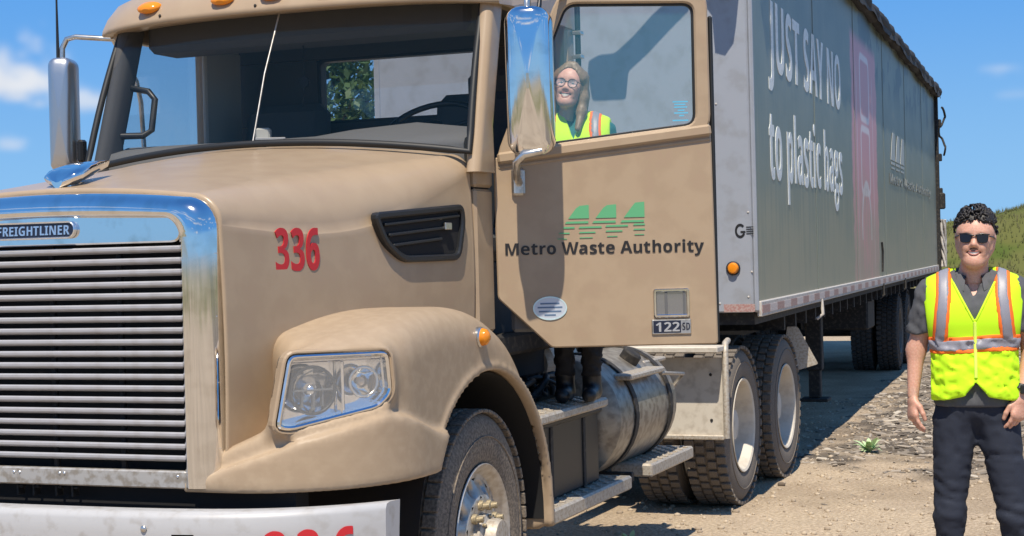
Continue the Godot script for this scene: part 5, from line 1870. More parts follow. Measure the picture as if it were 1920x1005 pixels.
func tarp():
	# sheet over the top, rolled up along the left rail
	var t := group_node("tarp", trl)
	var rows := []
	var n := FastNoiseLite.new(); n.seed = 9; n.frequency = 0.5
	for i in 60:
		var z := TF + 0.02 + (TR - TF - 0.04) * i / 59.0
		var r := []
		for j in 13:
			var a := -1.0 + 2.0 * j / 12.0
			r.append(Vector3(a * 1.33, TT + 0.03 + 0.16 * (1 - a * a) + 0.02 * n.get_noise_2d(a * 6, z * 3), z))
		rows.append(r)
	var sh := Sh.new(); sh.loft(rows, false, false, 0, Vector3(0, 0, -7))
	obj("tarp_sheet", sh, M.tarp, t)
	for s in [1.0, -1.0]:
		var path := []
		var rad := []
		for i in 140:
			var z := TF + 0.05 + (TR - TF - 0.1) * i / 139.0
			var w := n.get_noise_2d(z * 2.0, 3.0 * s)
			path.append(Vector3((1.315 + 0.018 * w) * s, TT + 0.035 + 0.012 * n.get_noise_2d(z * 3.0, 50), z))
			rad.append(0.085 + 0.022 * n.get_noise_2d(z * 4.0, 20 * s) + 0.012 * sin(z * 7.0))
		one_tube("tarp_roll", path, rad, M.tarp, t, 12)
	# loose hem that hangs over the rail in scallops
	var hem := Sh.new()
	var a0 := []
	var a1 := []
	for i in 160:
		var z := TF + 0.03 + (TR - TF - 0.06) * i / 159.0
		a0.append(Vector3(1.385, TT + 0.03, z))
		a1.append(Vector3(1.395 + 0.015 * n.get_noise_2d(z * 5.0, 8.0), TT - 0.035 - 0.05 * absf(sin(z * 1.1)) - 0.03 * n.get_noise_2d(z * 3.0, 80.0), z))
	hem.loft([a0, a1], false, false, 0, Vector3(0, 4, -7))
	obj("tarp_hem", hem, M.tarp, t)
	# straps across the wall end
	# added unseen flap and arm, cut to throw shadow shapes on the front wall
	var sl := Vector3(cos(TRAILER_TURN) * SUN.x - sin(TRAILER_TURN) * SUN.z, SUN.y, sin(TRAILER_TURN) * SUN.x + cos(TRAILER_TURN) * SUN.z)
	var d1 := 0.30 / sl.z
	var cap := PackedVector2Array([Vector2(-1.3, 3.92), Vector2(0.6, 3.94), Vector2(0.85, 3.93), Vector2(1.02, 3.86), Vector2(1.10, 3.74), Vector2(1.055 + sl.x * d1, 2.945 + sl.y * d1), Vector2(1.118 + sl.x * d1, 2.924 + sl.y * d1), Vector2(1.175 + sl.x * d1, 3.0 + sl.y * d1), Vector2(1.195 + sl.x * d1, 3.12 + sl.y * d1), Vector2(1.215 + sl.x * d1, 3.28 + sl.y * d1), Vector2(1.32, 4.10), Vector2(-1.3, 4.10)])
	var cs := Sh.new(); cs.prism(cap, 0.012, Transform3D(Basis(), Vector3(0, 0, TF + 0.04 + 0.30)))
	obj("shadow_caster_flap", cs, M.tarp, t)
	one_box("caster_flap_bow", Vector3(0, TT + 0.06, TF + 0.18), Vector3(2.6, 0.02, 0.36), M.tarp, t, 0.0)
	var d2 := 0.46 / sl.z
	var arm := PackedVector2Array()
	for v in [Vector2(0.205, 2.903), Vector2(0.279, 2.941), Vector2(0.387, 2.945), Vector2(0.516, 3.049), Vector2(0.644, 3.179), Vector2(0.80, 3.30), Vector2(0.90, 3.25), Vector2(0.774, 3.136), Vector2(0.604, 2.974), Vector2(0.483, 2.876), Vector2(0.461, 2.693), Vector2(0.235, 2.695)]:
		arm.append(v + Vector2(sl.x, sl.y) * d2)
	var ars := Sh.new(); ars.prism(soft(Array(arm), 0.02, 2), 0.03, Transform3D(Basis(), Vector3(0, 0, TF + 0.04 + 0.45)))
	obj("shadow_caster_arm", ars, M.chassis, t)  # added caster, outlined like the slanting shadow it throws
	one_tube("caster_arm_stay", [Vector3(0.98, 4.12, TF + 0.48), Vector3(0.98, 4.16, TF + 0.2), Vector3(0.98, 4.16, TF - 0.2)], 0.02, M.chassis, t, 8)

func underside():
	# landing gear
	for s in [1.0, -1.0]:
		var g := group_node("landing_leg", trl)
		one_box("outer_leg", Vector3(0.92 * s, 0.86, -4.2), Vector3(0.15, 0.70, 0.15), M.chassis, g, 0.01)
		one_box("inner_leg", Vector3(0.92 * s, 0.45, -4.2), Vector3(0.11, 0.4, 0.11), M.chassis, g, 0.01)
		one_box("foot", Vector3(0.92 * s, 0.235, -4.2), Vector3(0.26, 0.03, 0.26), M.chassis, g, 0.008)
	one_box("landing_brace", Vector3(0, 0.72, -4.2), Vector3(1.8, 0.07, 0.07), M.chassis, trl, 0.01)
	for s in [1.0, -1.0]:
		one_box("main_beam", Vector3(0.5 * s, 1.06, -7.5), Vector3(0.12, 0.26, 15.0), M.chassis, trl, 0.0)
	# running gear
	one_box("side_box", Vector3(0.72, 0.94, -7.6), Vector3(0.75, 0.42, 0.7), M.chassis, trl, 0.02)
	one_box("bogie_frame", Vector3(0, 0.85, -11.9), Vector3(1.2, 0.24, 3.0), M.chassis, trl, 0.02)
	for z in [-11.2, -12.5]:
		one_tube("axle", [Vector3(-1.0, 0.52, z), Vector3(1.0, 0.52, z)], 0.07, M.chassis, trl, 8)
		for s in [1.0, -1.0]:
			drive_wheel(trl, Transform3D(Basis() if s > 0 else Basis(Vector3.UP, PI), Vector3(0.96 * s, 0.515, z)), "trailer_wheel", M.rubber_shaded, M.steel_shaded)
	for s in [1.0, -1.0]:
		one_box("mud_flap", Vector3(0.95 * s, 0.65, -13.4), Vector3(0.6, 0.75, 0.012), M.rubber_trim, trl, 0.0)
	# hooks and an access hatch along the left rail
	for z in [-1.9, -6.9, -9.6]:
		var hk := Sh.new()
		hk.tube([Vector3(TX + 0.02, TB - 0.04, z), Vector3(TX + 0.03, TB - 0.16, z + 0.01), Vector3(TX - 0.02, TB - 0.2, z + 0.02)], 0.014, 6)
		obj("tie_hook", hk, M.chassis if z < -2.0 else M.rail, trl)
	one_tube("wall_scrape", [Vector3(TX + 0.008, 1.70, -6.95), Vector3(TX + 0.012, 1.6, -7.0), Vector3(TX + 0.008, 1.38, -6.96)], 0.012, M.chassis, trl, 6)
	# rear frame: post, hinges, hanging chain and hose
	one_box("rear_post", Vector3(TX + 0.01, 2.66, TR - 0.05), Vector3(0.09, 2.86, 0.12), M.chassis, trl, 0.01)
	one_box("rear_door", Vector3(0, 2.66, TR - 0.06), Vector3(2.46, 2.8, 0.06), M.rail, trl, 0.0)
	for y in [1.5, 2.0, 2.5, 3.05, 3.6]:
		one_box("door_hinge", Vector3(TX + 0.07, y, TR - 0.08), Vector3(0.06, 0.12, 0.10), M.chassis, trl, 0.01)
	var rope := []
	for k in 24:
		var t := k / 23.0
		rope.append(Vector3(TX + 0.11 + 0.05 * sin(t * 9.0), 3.85 - 0.75 * t + 0.02 * sin(t * 30), TR - 0.1 + 0.05 * cos(t * 14.0)))
	one_tube("hanging_rope", rope, 0.018, M.chassis, trl, 6)
	var bundle := Sh.new()
	for k in 5:
		var pth := []
		for j in 10:
			var t := j / 9.0
			pth.append(Vector3(TX + 0.10 + 0.03 * sin(t * 6.0 + k * 1.3), 2.05 - 0.75 * t, TR - 0.06 + 0.05 * cos(t * 5.0 + k * 1.7)))
		bundle.tube(pth, 0.02, 6)
	obj("folded_net", bundle, M.rail, trl)
	one_box("latch_box", Vector3(TX + 0.09, 2.35, TR - 0.05), Vector3(0.10, 0.26, 0.10), M.chassis, trl, 0.02)

# ---------------------------------------------------------------- people
# torso, arms and legs as tapered bones; add puffs them out for clothing
func torso_bones(F: Field, J: Dictionary, add: float):
	F.bone(Vector3(-0.085, 1.34, 0) , Vector3(0.085, 1.34, 0), 0.118 + add, 0.118 + add, 0.05, Vector3.BACK, 1.12)
	F.bone(Vector3(-0.055, 1.14, 0.008), Vector3(0.055, 1.14, 0.008), 0.112 + add, 0.112 + add, 0.08, Vector3.BACK, 1.08)
	F.bone(Vector3(-0.055, 0.985, 0), Vector3(0.055, 0.985, 0), 0.112 + add, 0.112 + add, 0.08, Vector3.BACK, 1.05)
	F.bone(Vector3(-0.125, 1.425, -0.01), Vector3(0.125, 1.425, -0.01), 0.068 + add, 0.068 + add, 0.07)
	F.bone(Vector3(0, 1.52, -0.02), Vector3(-0.15, 1.458, -0.015), 0.05 + add, 0.052 + add, 0.05)
	F.bone(Vector3(0, 1.52, -0.02), Vector3(0.15, 1.458, -0.015), 0.05 + add, 0.052 + add, 0.05)

func arm_bones(F: Field, a: Array, add: float, k := 0.04):
	F.bone(a[0], a[1], 0.056 + add, 0.043 + add, k)
	F.bone(a[1], a[2], 0.044 + add, 0.029 + add, 0.03)

func leg_bones(F: Field, a: Array, add: float):
	F.bone(a[0], a[1], 0.088 + add, 0.058 + add, 0.05)
	F.bone(a[1], a[2], 0.060 + add, 0.040 + add * 1.3, 0.03)

func folds(F: Field, a: Vector3, b: Vector3, amp: float, seed_: int, sx: float, sy: float):
	var n := FastNoiseLite.new()
	n.seed = seed_; n.frequency = 1.0; n.fractal_octaves = 3
	F.within(a, b, func(x, y, z, v): return v if absf(v) > 0.04 else v + amp * (2.2 * absf(n.get_noise_3d(x * sx + y * sy * 0.35, y * sy, z * sx)) - 0.35))

# hand: palm and five bent fingers; down = towards the fingertips, out = back of the hand, side = towards the thumb
func hand(sh: Sh, wrist: Vector3, down: Vector3, out: Vector3, side: Vector3, s := 1.0, curl := 0.5):
	var F := Field.new(wrist - Vector3.ONE * 0.13, wrist + Vector3.ONE * 0.13, 0.0042)
	F.o = wrist + down * 0.09 - Vector3.ONE * 0.125
	var c := wrist
	F.bone(c - down * 0.03, c + down * 0.012, 0.028 * s, 0.026 * s, 0.01, out, 1.25)
	F.bone(c + down * 0.02 * s, c + down * 0.075 * s + side * 0.012, 0.028 * s, 0.030 * s, 0.02, out, 1.75)
	F.bone(c + down * 0.03 * s - side * 0.012, c + down * 0.078 * s - side * 0.02, 0.022 * s, 0.022 * s, 0.02, out, 1.5)
	var fing := [[0.030, 0.088, 0.072], [0.010, 0.094, 0.080], [-0.011, 0.090, 0.074], [-0.030, 0.080, 0.058]]
	for i in 4:
		var f = fing[i]
		var p: Vector3 = c + side * f[0] * s + down * f[1] * 0.92 * s
		var ang := 0.15
		var r := (0.0096 - (0.0012 if i == 3 else 0.0)) * s
		F.bone(c + side * f[0] * 0.7 * s + down * 0.055 * s, p, 0.012 * s, r * 1.05, 0.012)
		for k in 3:
			ang += curl * (0.75 + 0.12 * i) * (0.9 if k == 0 else 1.0)
			var l: float = f[2] * [0.44, 0.32, 0.24][k] * s
			var q := p + (down * cos(ang) - out * sin(ang)).normalized() * l
			F.bone(p, q, r, r * 0.9, 0.004)
			p = q; r *= 0.92
	# thumb leaves the side of the palm near its base
	var t0 := c + side * 0.018 * s + down * 0.02 * s
	var t1 := t0 + (side * 0.75 + down * 0.75 - out * 0.35).normalized() * 0.040 * s
	var t2 := t1 + (side * 0.25 + down * 1.0 - out * 0.35).normalized() * 0.033 * s
	var t3 := t2 + (down * 1.0 - out * 0.45 - side * 0.1).normalized() * 0.026 * s
	F.bone(t0, t1, 0.015 * s, 0.0125 * s, 0.012); F.bone(t1, t2, 0.0118 * s, 0.0105 * s, 0.004); F.bone(t2, t3, 0.0105 * s, 0.009 * s, 0.004)
	F.mesh(sh)

# head and neck in the head's own frame, added to sh through xf
func head(sh: Sh, xf: Transform3D, male: bool):
	var F := Field.new(Vector3(-0.11, -0.185, -0.125), Vector3(0.11, 0.145, 0.135), 0.0042 if male else 0.005)
	F.bone(Vector3(0, 0.035, -0.028), Vector3(0, 0.040, 0.018), 0.078, 0.075, 0.02)
	F.bone(Vector3(0, 0.02, 0.02), Vector3(0, -0.065, 0.036), 0.066, 0.046, 0.04)
	for s in [-1.0, 1.0]:
		F.bone(Vector3(0.056 * s, -0.035, -0.005), Vector3(0.018 * s, -0.094, 0.062), 0.022 if male else 0.02, 0.018, 0.04)
		F.bone(Vector3(0.036 * s, -0.018, 0.064), Vector3(0.030 * s, -0.028, 0.070), 0.022, 0.022, 0.03)
		F.bone(Vector3(0.079 * s, 0.014, -0.012), Vector3(0.077 * s, -0.022, -0.004), 0.022, 0.014, 0.008, Vector3.RIGHT, 2.4)
	F.bone(Vector3(0, -0.096, 0.064), Vector3(0, -0.098, 0.068), 0.019, 0.019, 0.03)
	F.bone(Vector3(-0.032, 0.026, 0.074), Vector3(0.032, 0.026, 0.074), 0.014, 0.014, 0.02)
	for s in [-1.0, 1.0]:
		F.bone(Vector3(0.031 * s, 0.006, 0.100), Vector3(0.033 * s, 0.006, 0.098), 0.016, 0.016, 0.012, Vector3.ZERO, 1.0, true)
	F.bone(Vector3(0, 0.016, 0.083), Vector3(0, -0.022, 0.102 if male else 0.095), 0.009, 0.0125 if male else 0.0115, 0.012)
	for s in [-1.0, 1.0]:
		F.bone(Vector3(0.012 * s, -0.027, 0.092), Vector3(0.012 * s, -0.027, 0.088), 0.0085, 0.0085, 0.008)
		F.bone(Vector3(0.030 * s, -0.036, 0.076), Vector3(0.034 * s, -0.058, 0.068), 0.012, 0.012, 0.016)
	# mouth: a smile, its opening cut in
	F.bone(Vector3(-0.028, -0.054, 0.080), Vector3(0, -0.062, 0.092), 0.005, 0.006, 0.006, Vector3.ZERO, 1.0, true)
	F.bone(Vector3(0.028, -0.054, 0.080), Vector3(0, -0.062, 0.092), 0.005, 0.006, 0.006, Vector3.ZERO, 1.0, true)
	F.bone(Vector3(0, -0.06, -0.02), Vector3(0, -0.18, -0.035), 0.056 if male else 0.046, 0.060 if male else 0.048, 0.03)
	F.mesh(sh, xf)

func mouth(xf: Transform3D, open: float, parent: Node):
	var m := Sh.new()
	var up := []
	var lo := []
	var r0 := []
	var r1 := []
	for k in 11:
		var a := -1.0 + k / 5.0
		var e := 1 - a * a
		var z := 0.0770 + 0.0165 * e
		var yu := -0.0475 - 0.006 * e
		var yl := -0.0485 - (0.0185 + open) * e
		up.append(xf * Vector3(a * 0.031, yu + 0.002, z - 0.0005)); lo.append(xf * Vector3(a * 0.030, yl, z - 0.001))
		r0.append(xf * Vector3(a * 0.029, yu, z - 0.0005)); r1.append(xf * Vector3(a * 0.028, lerpf(yu, yl, 0.72), z - 0.0015))
	var w := [0.001, 0.0018, 0.0028, 0.0034, 0.0036, 0.0030, 0.0036, 0.0034, 0.0028, 0.0018, 0.001]
	m.tube(up, w, 6); m.tube(lo, w, 6)
	obj("lips", m, mat("lips", 0.40, 0.15, 0.12, 0.5), parent)
	var t := Sh.new()
	t.loft([r0, r1], false, false, 0, xf * Vector3(0, -0.06, 0))
	obj("teeth", t, mat("teeth", 0.70, 0.66, 0.60, 0.3), parent)

var skin_tex: ImageTexture

func people():
	man()
	woman()

func man():
	var p := group_node("person", self, Transform3D(Basis(Vector3.UP, 0.10), Vector3(2.985, 0.0, -1.23)))
	tag(p, "man in a lime safety vest, sunglasses and dark jeans standing beside the trailer", "person")
	var tone := mottled("skin", grain(61, 0.05, 4, [0.52, 0.27, 0.19], [0.60, 0.34, 0.25], 0.3, 0.7), 0.15, 0.5)
	tone.subsurf_scatter_enabled = true; tone.subsurf_scatter_strength = 0.12
	var ar := [Vector3(-0.182, 1.448, -0.012), Vector3(-0.246, 1.205, -0.02), Vector3(-0.262, 1.005, 0.03)]
	var al := [Vector3(0.178, 1.452, -0.012), Vector3(0.240, 1.205, -0.035), Vector3(0.188, 1.010, 0.06)]
	var lr := [Vector3(-0.088, 0.90, 0), Vector3(-0.118, 0.50, 0.02), Vector3(-0.118, 0.10, -0.02)]
	var ll := [Vector3(0.088, 0.90, 0), Vector3(0.148, 0.50, 0.025), Vector3(0.205, 0.10, -0.015)]
	# body
	var body := Sh.new()
	var B := Field.new(Vector3(-0.36, 0.02, -0.22), Vector3(0.36, 1.60, 0.22), 0.0135)
	torso_bones(B, {}, -0.014)
	arm_bones(B, ar, -0.004); arm_bones(B, al, -0.004)
	leg_bones(B, lr, -0.014); leg_bones(B, ll, -0.014)
	B.bone(Vector3(0, 1.46, -0.03), Vector3(0.006, 1.57, -0.02), 0.062, 0.058, 0.03)
	B.mesh(body)
	var hx := Transform3D(Basis(Vector3.UP, -0.05) * Basis(Vector3.BACK, -0.05) * Basis(Vector3.RIGHT, -0.07), Vector3(0.014, 1.678, 0.012))
	head(body, hx, true)
	hand(body, ar[2] + Vector3(0, -0.005, 0), Vector3(-0.02, -0.97, 0.22).normalized(), Vector3(-0.90, 0, 0.44).normalized(), Vector3(0.44, 0.2, 0.87).normalized(), 0.98, 0.34)
	hand(body, al[2] + Vector3(-0.004, -0.005, 0.004), Vector3(-0.12, -0.97, 0.2).normalized(), Vector3(0.75, 0.05, 0.66).normalized(), Vector3(-0.66, 0.2, 0.72).normalized(), 0.98, 0.40)
	var bo := obj("body", body, tone, p)
	mouth(hx, 0.0, p)
	# hair: thick dark curls, short at the sides
	var H := Field.new(Vector3(-0.12, -0.05, -0.14), Vector3(0.12, 0.175, 0.13), 0.005)
	H.bone(Vector3(0, 0.038, -0.032), Vector3(0, 0.044, 0.012), 0.084, 0.080, 0.02)
	H.bone(Vector3(-0.03, 0.088, 0.03), Vector3(0.035, 0.091, 0.03), 0.040, 0.042, 0.03)
	var r := RandomNumberGenerator.new()
	r.seed = 6
	H.within(H.o, Vector3(0.2, 0.2, 0.2), func(x, y, z, v):
		var line: float = 0.082 - 0.014 * (absf(x) / 0.07) + 0.006 * sin(x * 130.0) + (0.0 if z > 0.05 else (0.05 - z) * -1.25)
		if z < -0.01: line = maxf(-0.03, line)
		else: line = maxf(line, -0.002)
		return maxf(v, line - y))
	var hs := Sh.new(); H.mesh(hs, hx)
	# curls: short bent locks standing off the scalp, loosest on top
	var cu := Sh.new()
	for k in 560:
		var d := Vector3(r.randf_range(-1, 1), r.randf_range(-0.35, 1), r.randf_range(-1.0, 1)).normalized()
		if d.z > 0.35 and d.y < 0.30: continue
		if d.z > -0.1 and d.y < 0.05: continue
		var topness := clampf(d.y, 0, 1)
		var q := Vector3(0, 0.046, -0.010) + d * Vector3(0.084, 0.087, 0.096) + Vector3(0, 0.012 * topness, 0.014 * topness)
		var u := d.cross(Vector3(r.randf_range(-1, 1), r.randf_range(-1, 1), r.randf_range(-1, 1))).normalized()
		var w := r.randf_range(0.006, 0.013) * (0.5 + 0.7 * topness)
		var path := []
		for j in 6:
			var a := -0.4 + j * 0.72
			path.append(hx * (q + u * cos(a) * w + d * (sin(a) * w + 0.003) + d.cross(u) * (j - 2.5) * 0.002))
		cu.tube(path, [0.0022, 0.0042, 0.0048, 0.0045, 0.0036, 0.0014], 5)
	var hm := mottled("dark_hair", grain(62, 0.09, 3, [0.008, 0.007, 0.007], [0.028, 0.022, 0.020], 0.4, 0.75), 0.06, 0.55)
	var ho := obj("hair", hs, hm, p)
	var co := obj("curls", cu, hm, ho)
	structure(co, "stuff")
	var mo := Sh.new()
	mo.tube([hx * Vector3(-0.024, -0.046, 0.0865), hx * Vector3(-0.013, -0.0405, 0.0915), hx * Vector3(0, -0.0385, 0.0945), hx * Vector3(0.013, -0.0405, 0.0915), hx * Vector3(0.024, -0.046, 0.0865)], [0.0012, 0.0030, 0.0026, 0.0030, 0.0012], 6)
	obj("moustache", mo, mat("stubble", 0.11, 0.062, 0.045, 0.7), p)
	# short beard shadow: brows
	var br := Sh.new()
	for s in [-1.0, 1.0]:
		br.tube([hx * Vector3(0.014 * s, 0.031, 0.089), hx * Vector3(0.034 * s, 0.035, 0.084), hx * Vector3(0.052 * s, 0.029, 0.070)], [0.004, 0.004, 0.002], 5)
	obj("eyebrows", br, hm, p)
	# sunglasses
	var gl := Sh.new()
	var gt := Sh.new()
	for s in [-1.0, 1.0]:
		var poly := soft([Vector2(-0.027 * s, 0.018), Vector2(0.027 * s, 0.020), Vector2(0.022 * s, -0.020), Vector2(-0.020 * s, -0.020)], 0.014, 4)
		gl.prism(poly, 0.004, hx * Transform3D(Basis(Vector3.UP, 0.16 * s), Vector3(0.0345 * s, 0.004, 0.098)), 0.0015)
		gt.tube([hx * Vector3(0.064 * s, 0.014, 0.092), hx * Vector3(0.080 * s, 0.013, 0.05), hx * Vector3(0.084 * s, 0.010, -0.012)], 0.0032, 6)
		gt.tube([hx * Vector3(0.006 * s, 0.017, 0.103), hx * Vector3(0.034 * s, 0.0235, 0.101), hx * Vector3(0.063 * s, 0.021, 0.094)], 0.0035, 6)
	gt.tube([hx * Vector3(-0.009, 0.012, 0.104), hx * Vector3(0, 0.015, 0.106), hx * Vector3(0.009, 0.012, 0.104)], 0.003, 6)
	var sg := obj("sunglasses", gt, mat("glasses_frame", 0.010, 0.009, 0.010, 0.25), p)
	obj("lens", gl, mat("dark_lens", 0.010, 0.008, 0.008, 0.06), sg)
	# trousers
	var T := Field.new(Vector3(-0.30, 0.06, -0.2), Vector3(0.34, 1.06, 0.2), 0.0115)
	leg_bones(T, [lr[0], lr[1], lr[2]], 0.008); leg_bones(T, [ll[0], ll[1], ll[2]], 0.008)
	T.bone(Vector3(-0.06, 0.975, 0), Vector3(0.06, 0.975, 0), 0.104, 0.104, 0.03, Vector3.BACK, 1.0)
	folds(T, T.o, Vector3(0.34, 0.75, 0.2), 0.009, 31, 5.0, 12.0)
	folds(T, Vector3(-0.3, 0.75, -0.2), Vector3(0.34, 1.06, 0.2), 0.006, 32, 7.0, 9.0)
	T.within(T.o, Vector3(0.4, 1.1, 0.3), func(_x, y, _z, v): return maxf(v, maxf(y - 1.035, 0.085 - y)))
	var ts := Sh.new(); T.mesh(ts)
	obj("trousers", ts, mottled("dark_denim", grain(63, 0.1, 4, [0.010, 0.014, 0.026], [0.018, 0.024, 0.043], 0.3, 0.7), 0.12, 0.85), p)
	for a in [[lr[2], -0.12], [ll[2], 0.12]]:
		var bs := Sh.new()
		var b := Basis(Vector3.UP, a[1])
		var S := Field.new(a[0] + Vector3(-0.1, -0.1, -0.12), a[0] + Vector3(0.1, 0.06, 0.25), 0.009)
		S.bone(a[0] + Vector3(0, 0.02, -0.005), a[0] + Vector3(0, -0.05, -0.02), 0.052, 0.05, 0.02)
		S.bone(a[0] + Vector3(0, -0.055, -0.02), a[0] + b * Vector3(0, -0.062, 0.155), 0.046, 0.042, 0.03)
		S.within(S.o, a[0] + Vector3.ONE, func(_x, y, _z, v): return maxf(v, 0.002 - y))
		S.mesh(bs)
		obj("boot", bs, M.black, p)
	# polo shirt
	var SH := Field.new(Vector3(-0.33, 0.95, -0.19), Vector3(0.33, 1.60, 0.19), 0.011)
	torso_bones(SH, {}, 0.008)
	for a in [ar, al]:
		SH.bone(a[0], a[1], 0.066, 0.064, 0.04)
	folds(SH, SH.o, Vector3(0.4, 1.6, 0.3), 0.010, 33, 12.0, 8.0)
	SH.within(SH.o, Vector3(0.4, 1.7, 0.3), func(x, y, z, v):
		var neck: float = maxf(0.074 - Vector2(x, z + 0.012).length() if y > 1.495 else -1.0, (y - 1.43) * 0.40 - absf(x - 0.004) if z > 0.02 and y > 1.43 else -1.0)
		var o: float = maxf(v, maxf(0.965 - y, neck))
		return maxf(o, 1.272 + absf(absf(x) - 0.24) * 0.25 - y) if absf(x) > 0.178 else o)
	var ss := Sh.new(); SH.mesh(ss)
	var cloth := mottled("grey_knit", grain(64, 0.15, 3, [0.070, 0.072, 0.080], [0.095, 0.098, 0.108], 0.3, 0.7), 0.06, 0.9)
	var shirt := obj("polo_shirt", ss, cloth, p)
	var cl := Sh.new()
	for s in [-1.0, 1.0]:
		var r0 := []
		var r1 := []
		var r2 := []
		for k in 9:
			var t := k / 8.0
			var a := lerpf(-0.35, PI - 0.28, t)
			var c := Vector3(cos(a - PI / 2 + PI) * -1.0, 0, 0)
			var ang := lerpf(-PI / 2 + 0.12, PI / 2 - 0.42, t) # from the nape round to the throat
			var d := Vector3(cos(ang) * s, 0, sin(ang))
			r0.append(Vector3(0.004, 1.552 - 0.034 * t * t, -0.018) + d * Vector3(0.072, 0, 0.068))
			r1.append(Vector3(0.004, 1.566 - 0.038 * t * t, -0.018) + d * Vector3(0.080, 0, 0.076))
			r2.append(Vector3(0.004, 1.515 - 0.052 * t * t, -0.012) + d * Vector3(0.102, 0, 0.100))
		cl.loft([r0, r1, r2], false, false, 0, Vector3(0, 1.45, -0.01))
	obj("collar", cl, cloth, shirt)
	vest(p, ar, al, 1.0)
	# watch on the left wrist
	var wt := Sh.new()
	var ax: Vector3 = (al[2] - al[1]).normalized()
	var side := ax.cross(Vector3.RIGHT).normalized()
	var wb := Basis(side.cross(ax).normalized(), ax, side)
	var wc: Vector3 = al[2] + Vector3(0, 0.028, 0) - ax * 0.004
	wt.lathe([Vector2(0.031, -0.012), Vector2(0.0345, -0.011), Vector2(0.0345, 0.011), Vector2(0.031, 0.012)], Transform3D(wb, wc), 20)
	wt.box(wc + Vector3(0.012, 0, 0.034), Vector3(0.034, 0.040, 0.012), 0.005, Basis(Vector3.UP, 0.35))
	obj("watch", wt, M.black, p)

# hi-vis vest with silver tape edged in orange
func vest(p: Node, ar: Array, al: Array, wide: float):
	var V := Field.new(Vector3(-0.27, 0.96, -0.20), Vector3(0.27, 1.56, 0.20), 0.0085 if wide > 0.9 else 0.012)
	torso_bones(V, {}, 0.022)
	V.bone(Vector3(-0.06, 1.02, 0), Vector3(0.06, 1.02, 0), 0.132, 0.132, 0.06, Vector3.BACK, 1.02)
	folds(V, V.o, Vector3(0.4, 1.25, 0.3), 0.015, 35, 7.0, 10.0)
	var v0 := 1.335 if wide > 0.9 else 1.40
	V.within(V.o, Vector3(0.4, 1.7, 0.4), func(x, y, z, v):
		var hem: float = 1.005 + 0.012 * cos(x * 18.0) - 0.0 - y
		# split at the front of the hem, opening downwards
		var split: float = (0.052 * smoothstep(1.085, 1.0, y) - absf(x - 0.005)) if z > 0 and y < 1.085 else -1.0
		# open neck: a V at the front, a scoop behind
		var vee: float = (y - v0) * (0.50 if wide > 0.9 else 0.34) - absf(x - 0.005) if z > -0.02 else (0.07 - Vector2(x, (y - 1.55) * 0.9).length())
		var slot: float = 0.0
		var armh: float = absf(x) - (0.198 if y > 1.42 else lerpf(0.205, 0.185, clampf((1.42 - y) / 0.2, 0, 1)))
		return maxf(maxf(v, hem), maxf(maxf(split, vee), armh)))
	for a in [ar, al]:
		V.bone(a[0] + Vector3(signf(a[0].x) * 0.03, -0.03, 0), a[1], 0.052, 0.05, 0.01, Vector3.ZERO, 1.0, true)
	var vs := Sh.new(); V.mesh(vs)
	var lime := mottled("lime_mesh_fabric", grain(65, 0.2, 3, [0.50, 0.86, 0.008], [0.58, 0.95, 0.012], 0.3, 0.7), 0.05, 0.85)
	var v := obj("safety_vest", vs, lime, p)
	var silver := mottled("silver_tape", grain(66, 0.1, 3, [0.21, 0.21, 0.25], [0.27, 0.27, 0.31], 0.3, 0.7), 0.1, 0.45)
	var orange := mat("orange_edging", 0.85, 0.16, 0.015, 0.8)
	var bands := [["orange_edging", orange, 0.0035, 0.037], ["silver_tape", silver, 0.006, 0.024]]
	for b in bands:
		var w: float = b[3]
		for part in 3:
			var T := Field.new(V.o, V.o + Vector3.ONE * V.h, V.h)
			T.nx = V.nx; T.ny = V.ny; T.nz = V.nz
			T.f.resize(V.f.size())
			var i := 0
			for z in V.nz:
				var pz := V.o.z + z * V.h
				for y in V.ny:
					var py := V.o.y + y * V.h
					for x in V.nx:
						var px := V.o.x + x * V.h
						var reg := 1.0
						if part == 2:
							reg = absf(py - 1.235 - 0.006 * sin(px * 14.0)) - w
						else:
							# straps run from the shoulders down to the belt, a little outwards
							var s := -1.0 if part == 0 else 1.0
							var line := s * (0.122 + 0.030 * clampf((1.45 - py) / 0.3, 0, 1))
							reg = maxf(absf(px - line) - w * 0.92, 1.235 + w * 0.2 - py)
						T.f[i] = maxf(V.f[i] - b[2], reg)
						i += 1
			var s := Sh.new(); T.mesh(s)
			obj(b[0], s, b[1], v)
	# zip and binding
	var zp := []
	for k in 9:
		var y := lerpf(1.095, v0 - 0.003, k / 8.0)
		var z := 0.2
		while z > 0.0 and V.value(Vector3(0.005, y, z)) > 0.0: z -= 0.003
		zp.append(Vector3(0.005, y, z + 0.002))
	one_tube("zip", zp, 0.008, mat("zip_tape", 0.72, 0.92, 0.12, 0.7), v, 6)
	if wide > 0.9:
		for s in [-1.0, 1.0]:
			var e := []
			for k in 13:
				var y := lerpf(v0 + 0.003, 1.50, k / 12.0)
				var x: float = 0.005 + s * ((y - v0) * 0.50 + 0.004)
				var z := 0.2
				while z > -0.05 and V.value(Vector3(x + s * 0.012, y, z)) > 0.0: z -= 0.003
				if z > -0.04: e.append(Vector3(x, y, z + 0.001))
			if e.size() > 2: one_tube("neck_binding", e, 0.0055, mat("binding", 0.60, 0.90, 0.02, 0.8), v, 6)

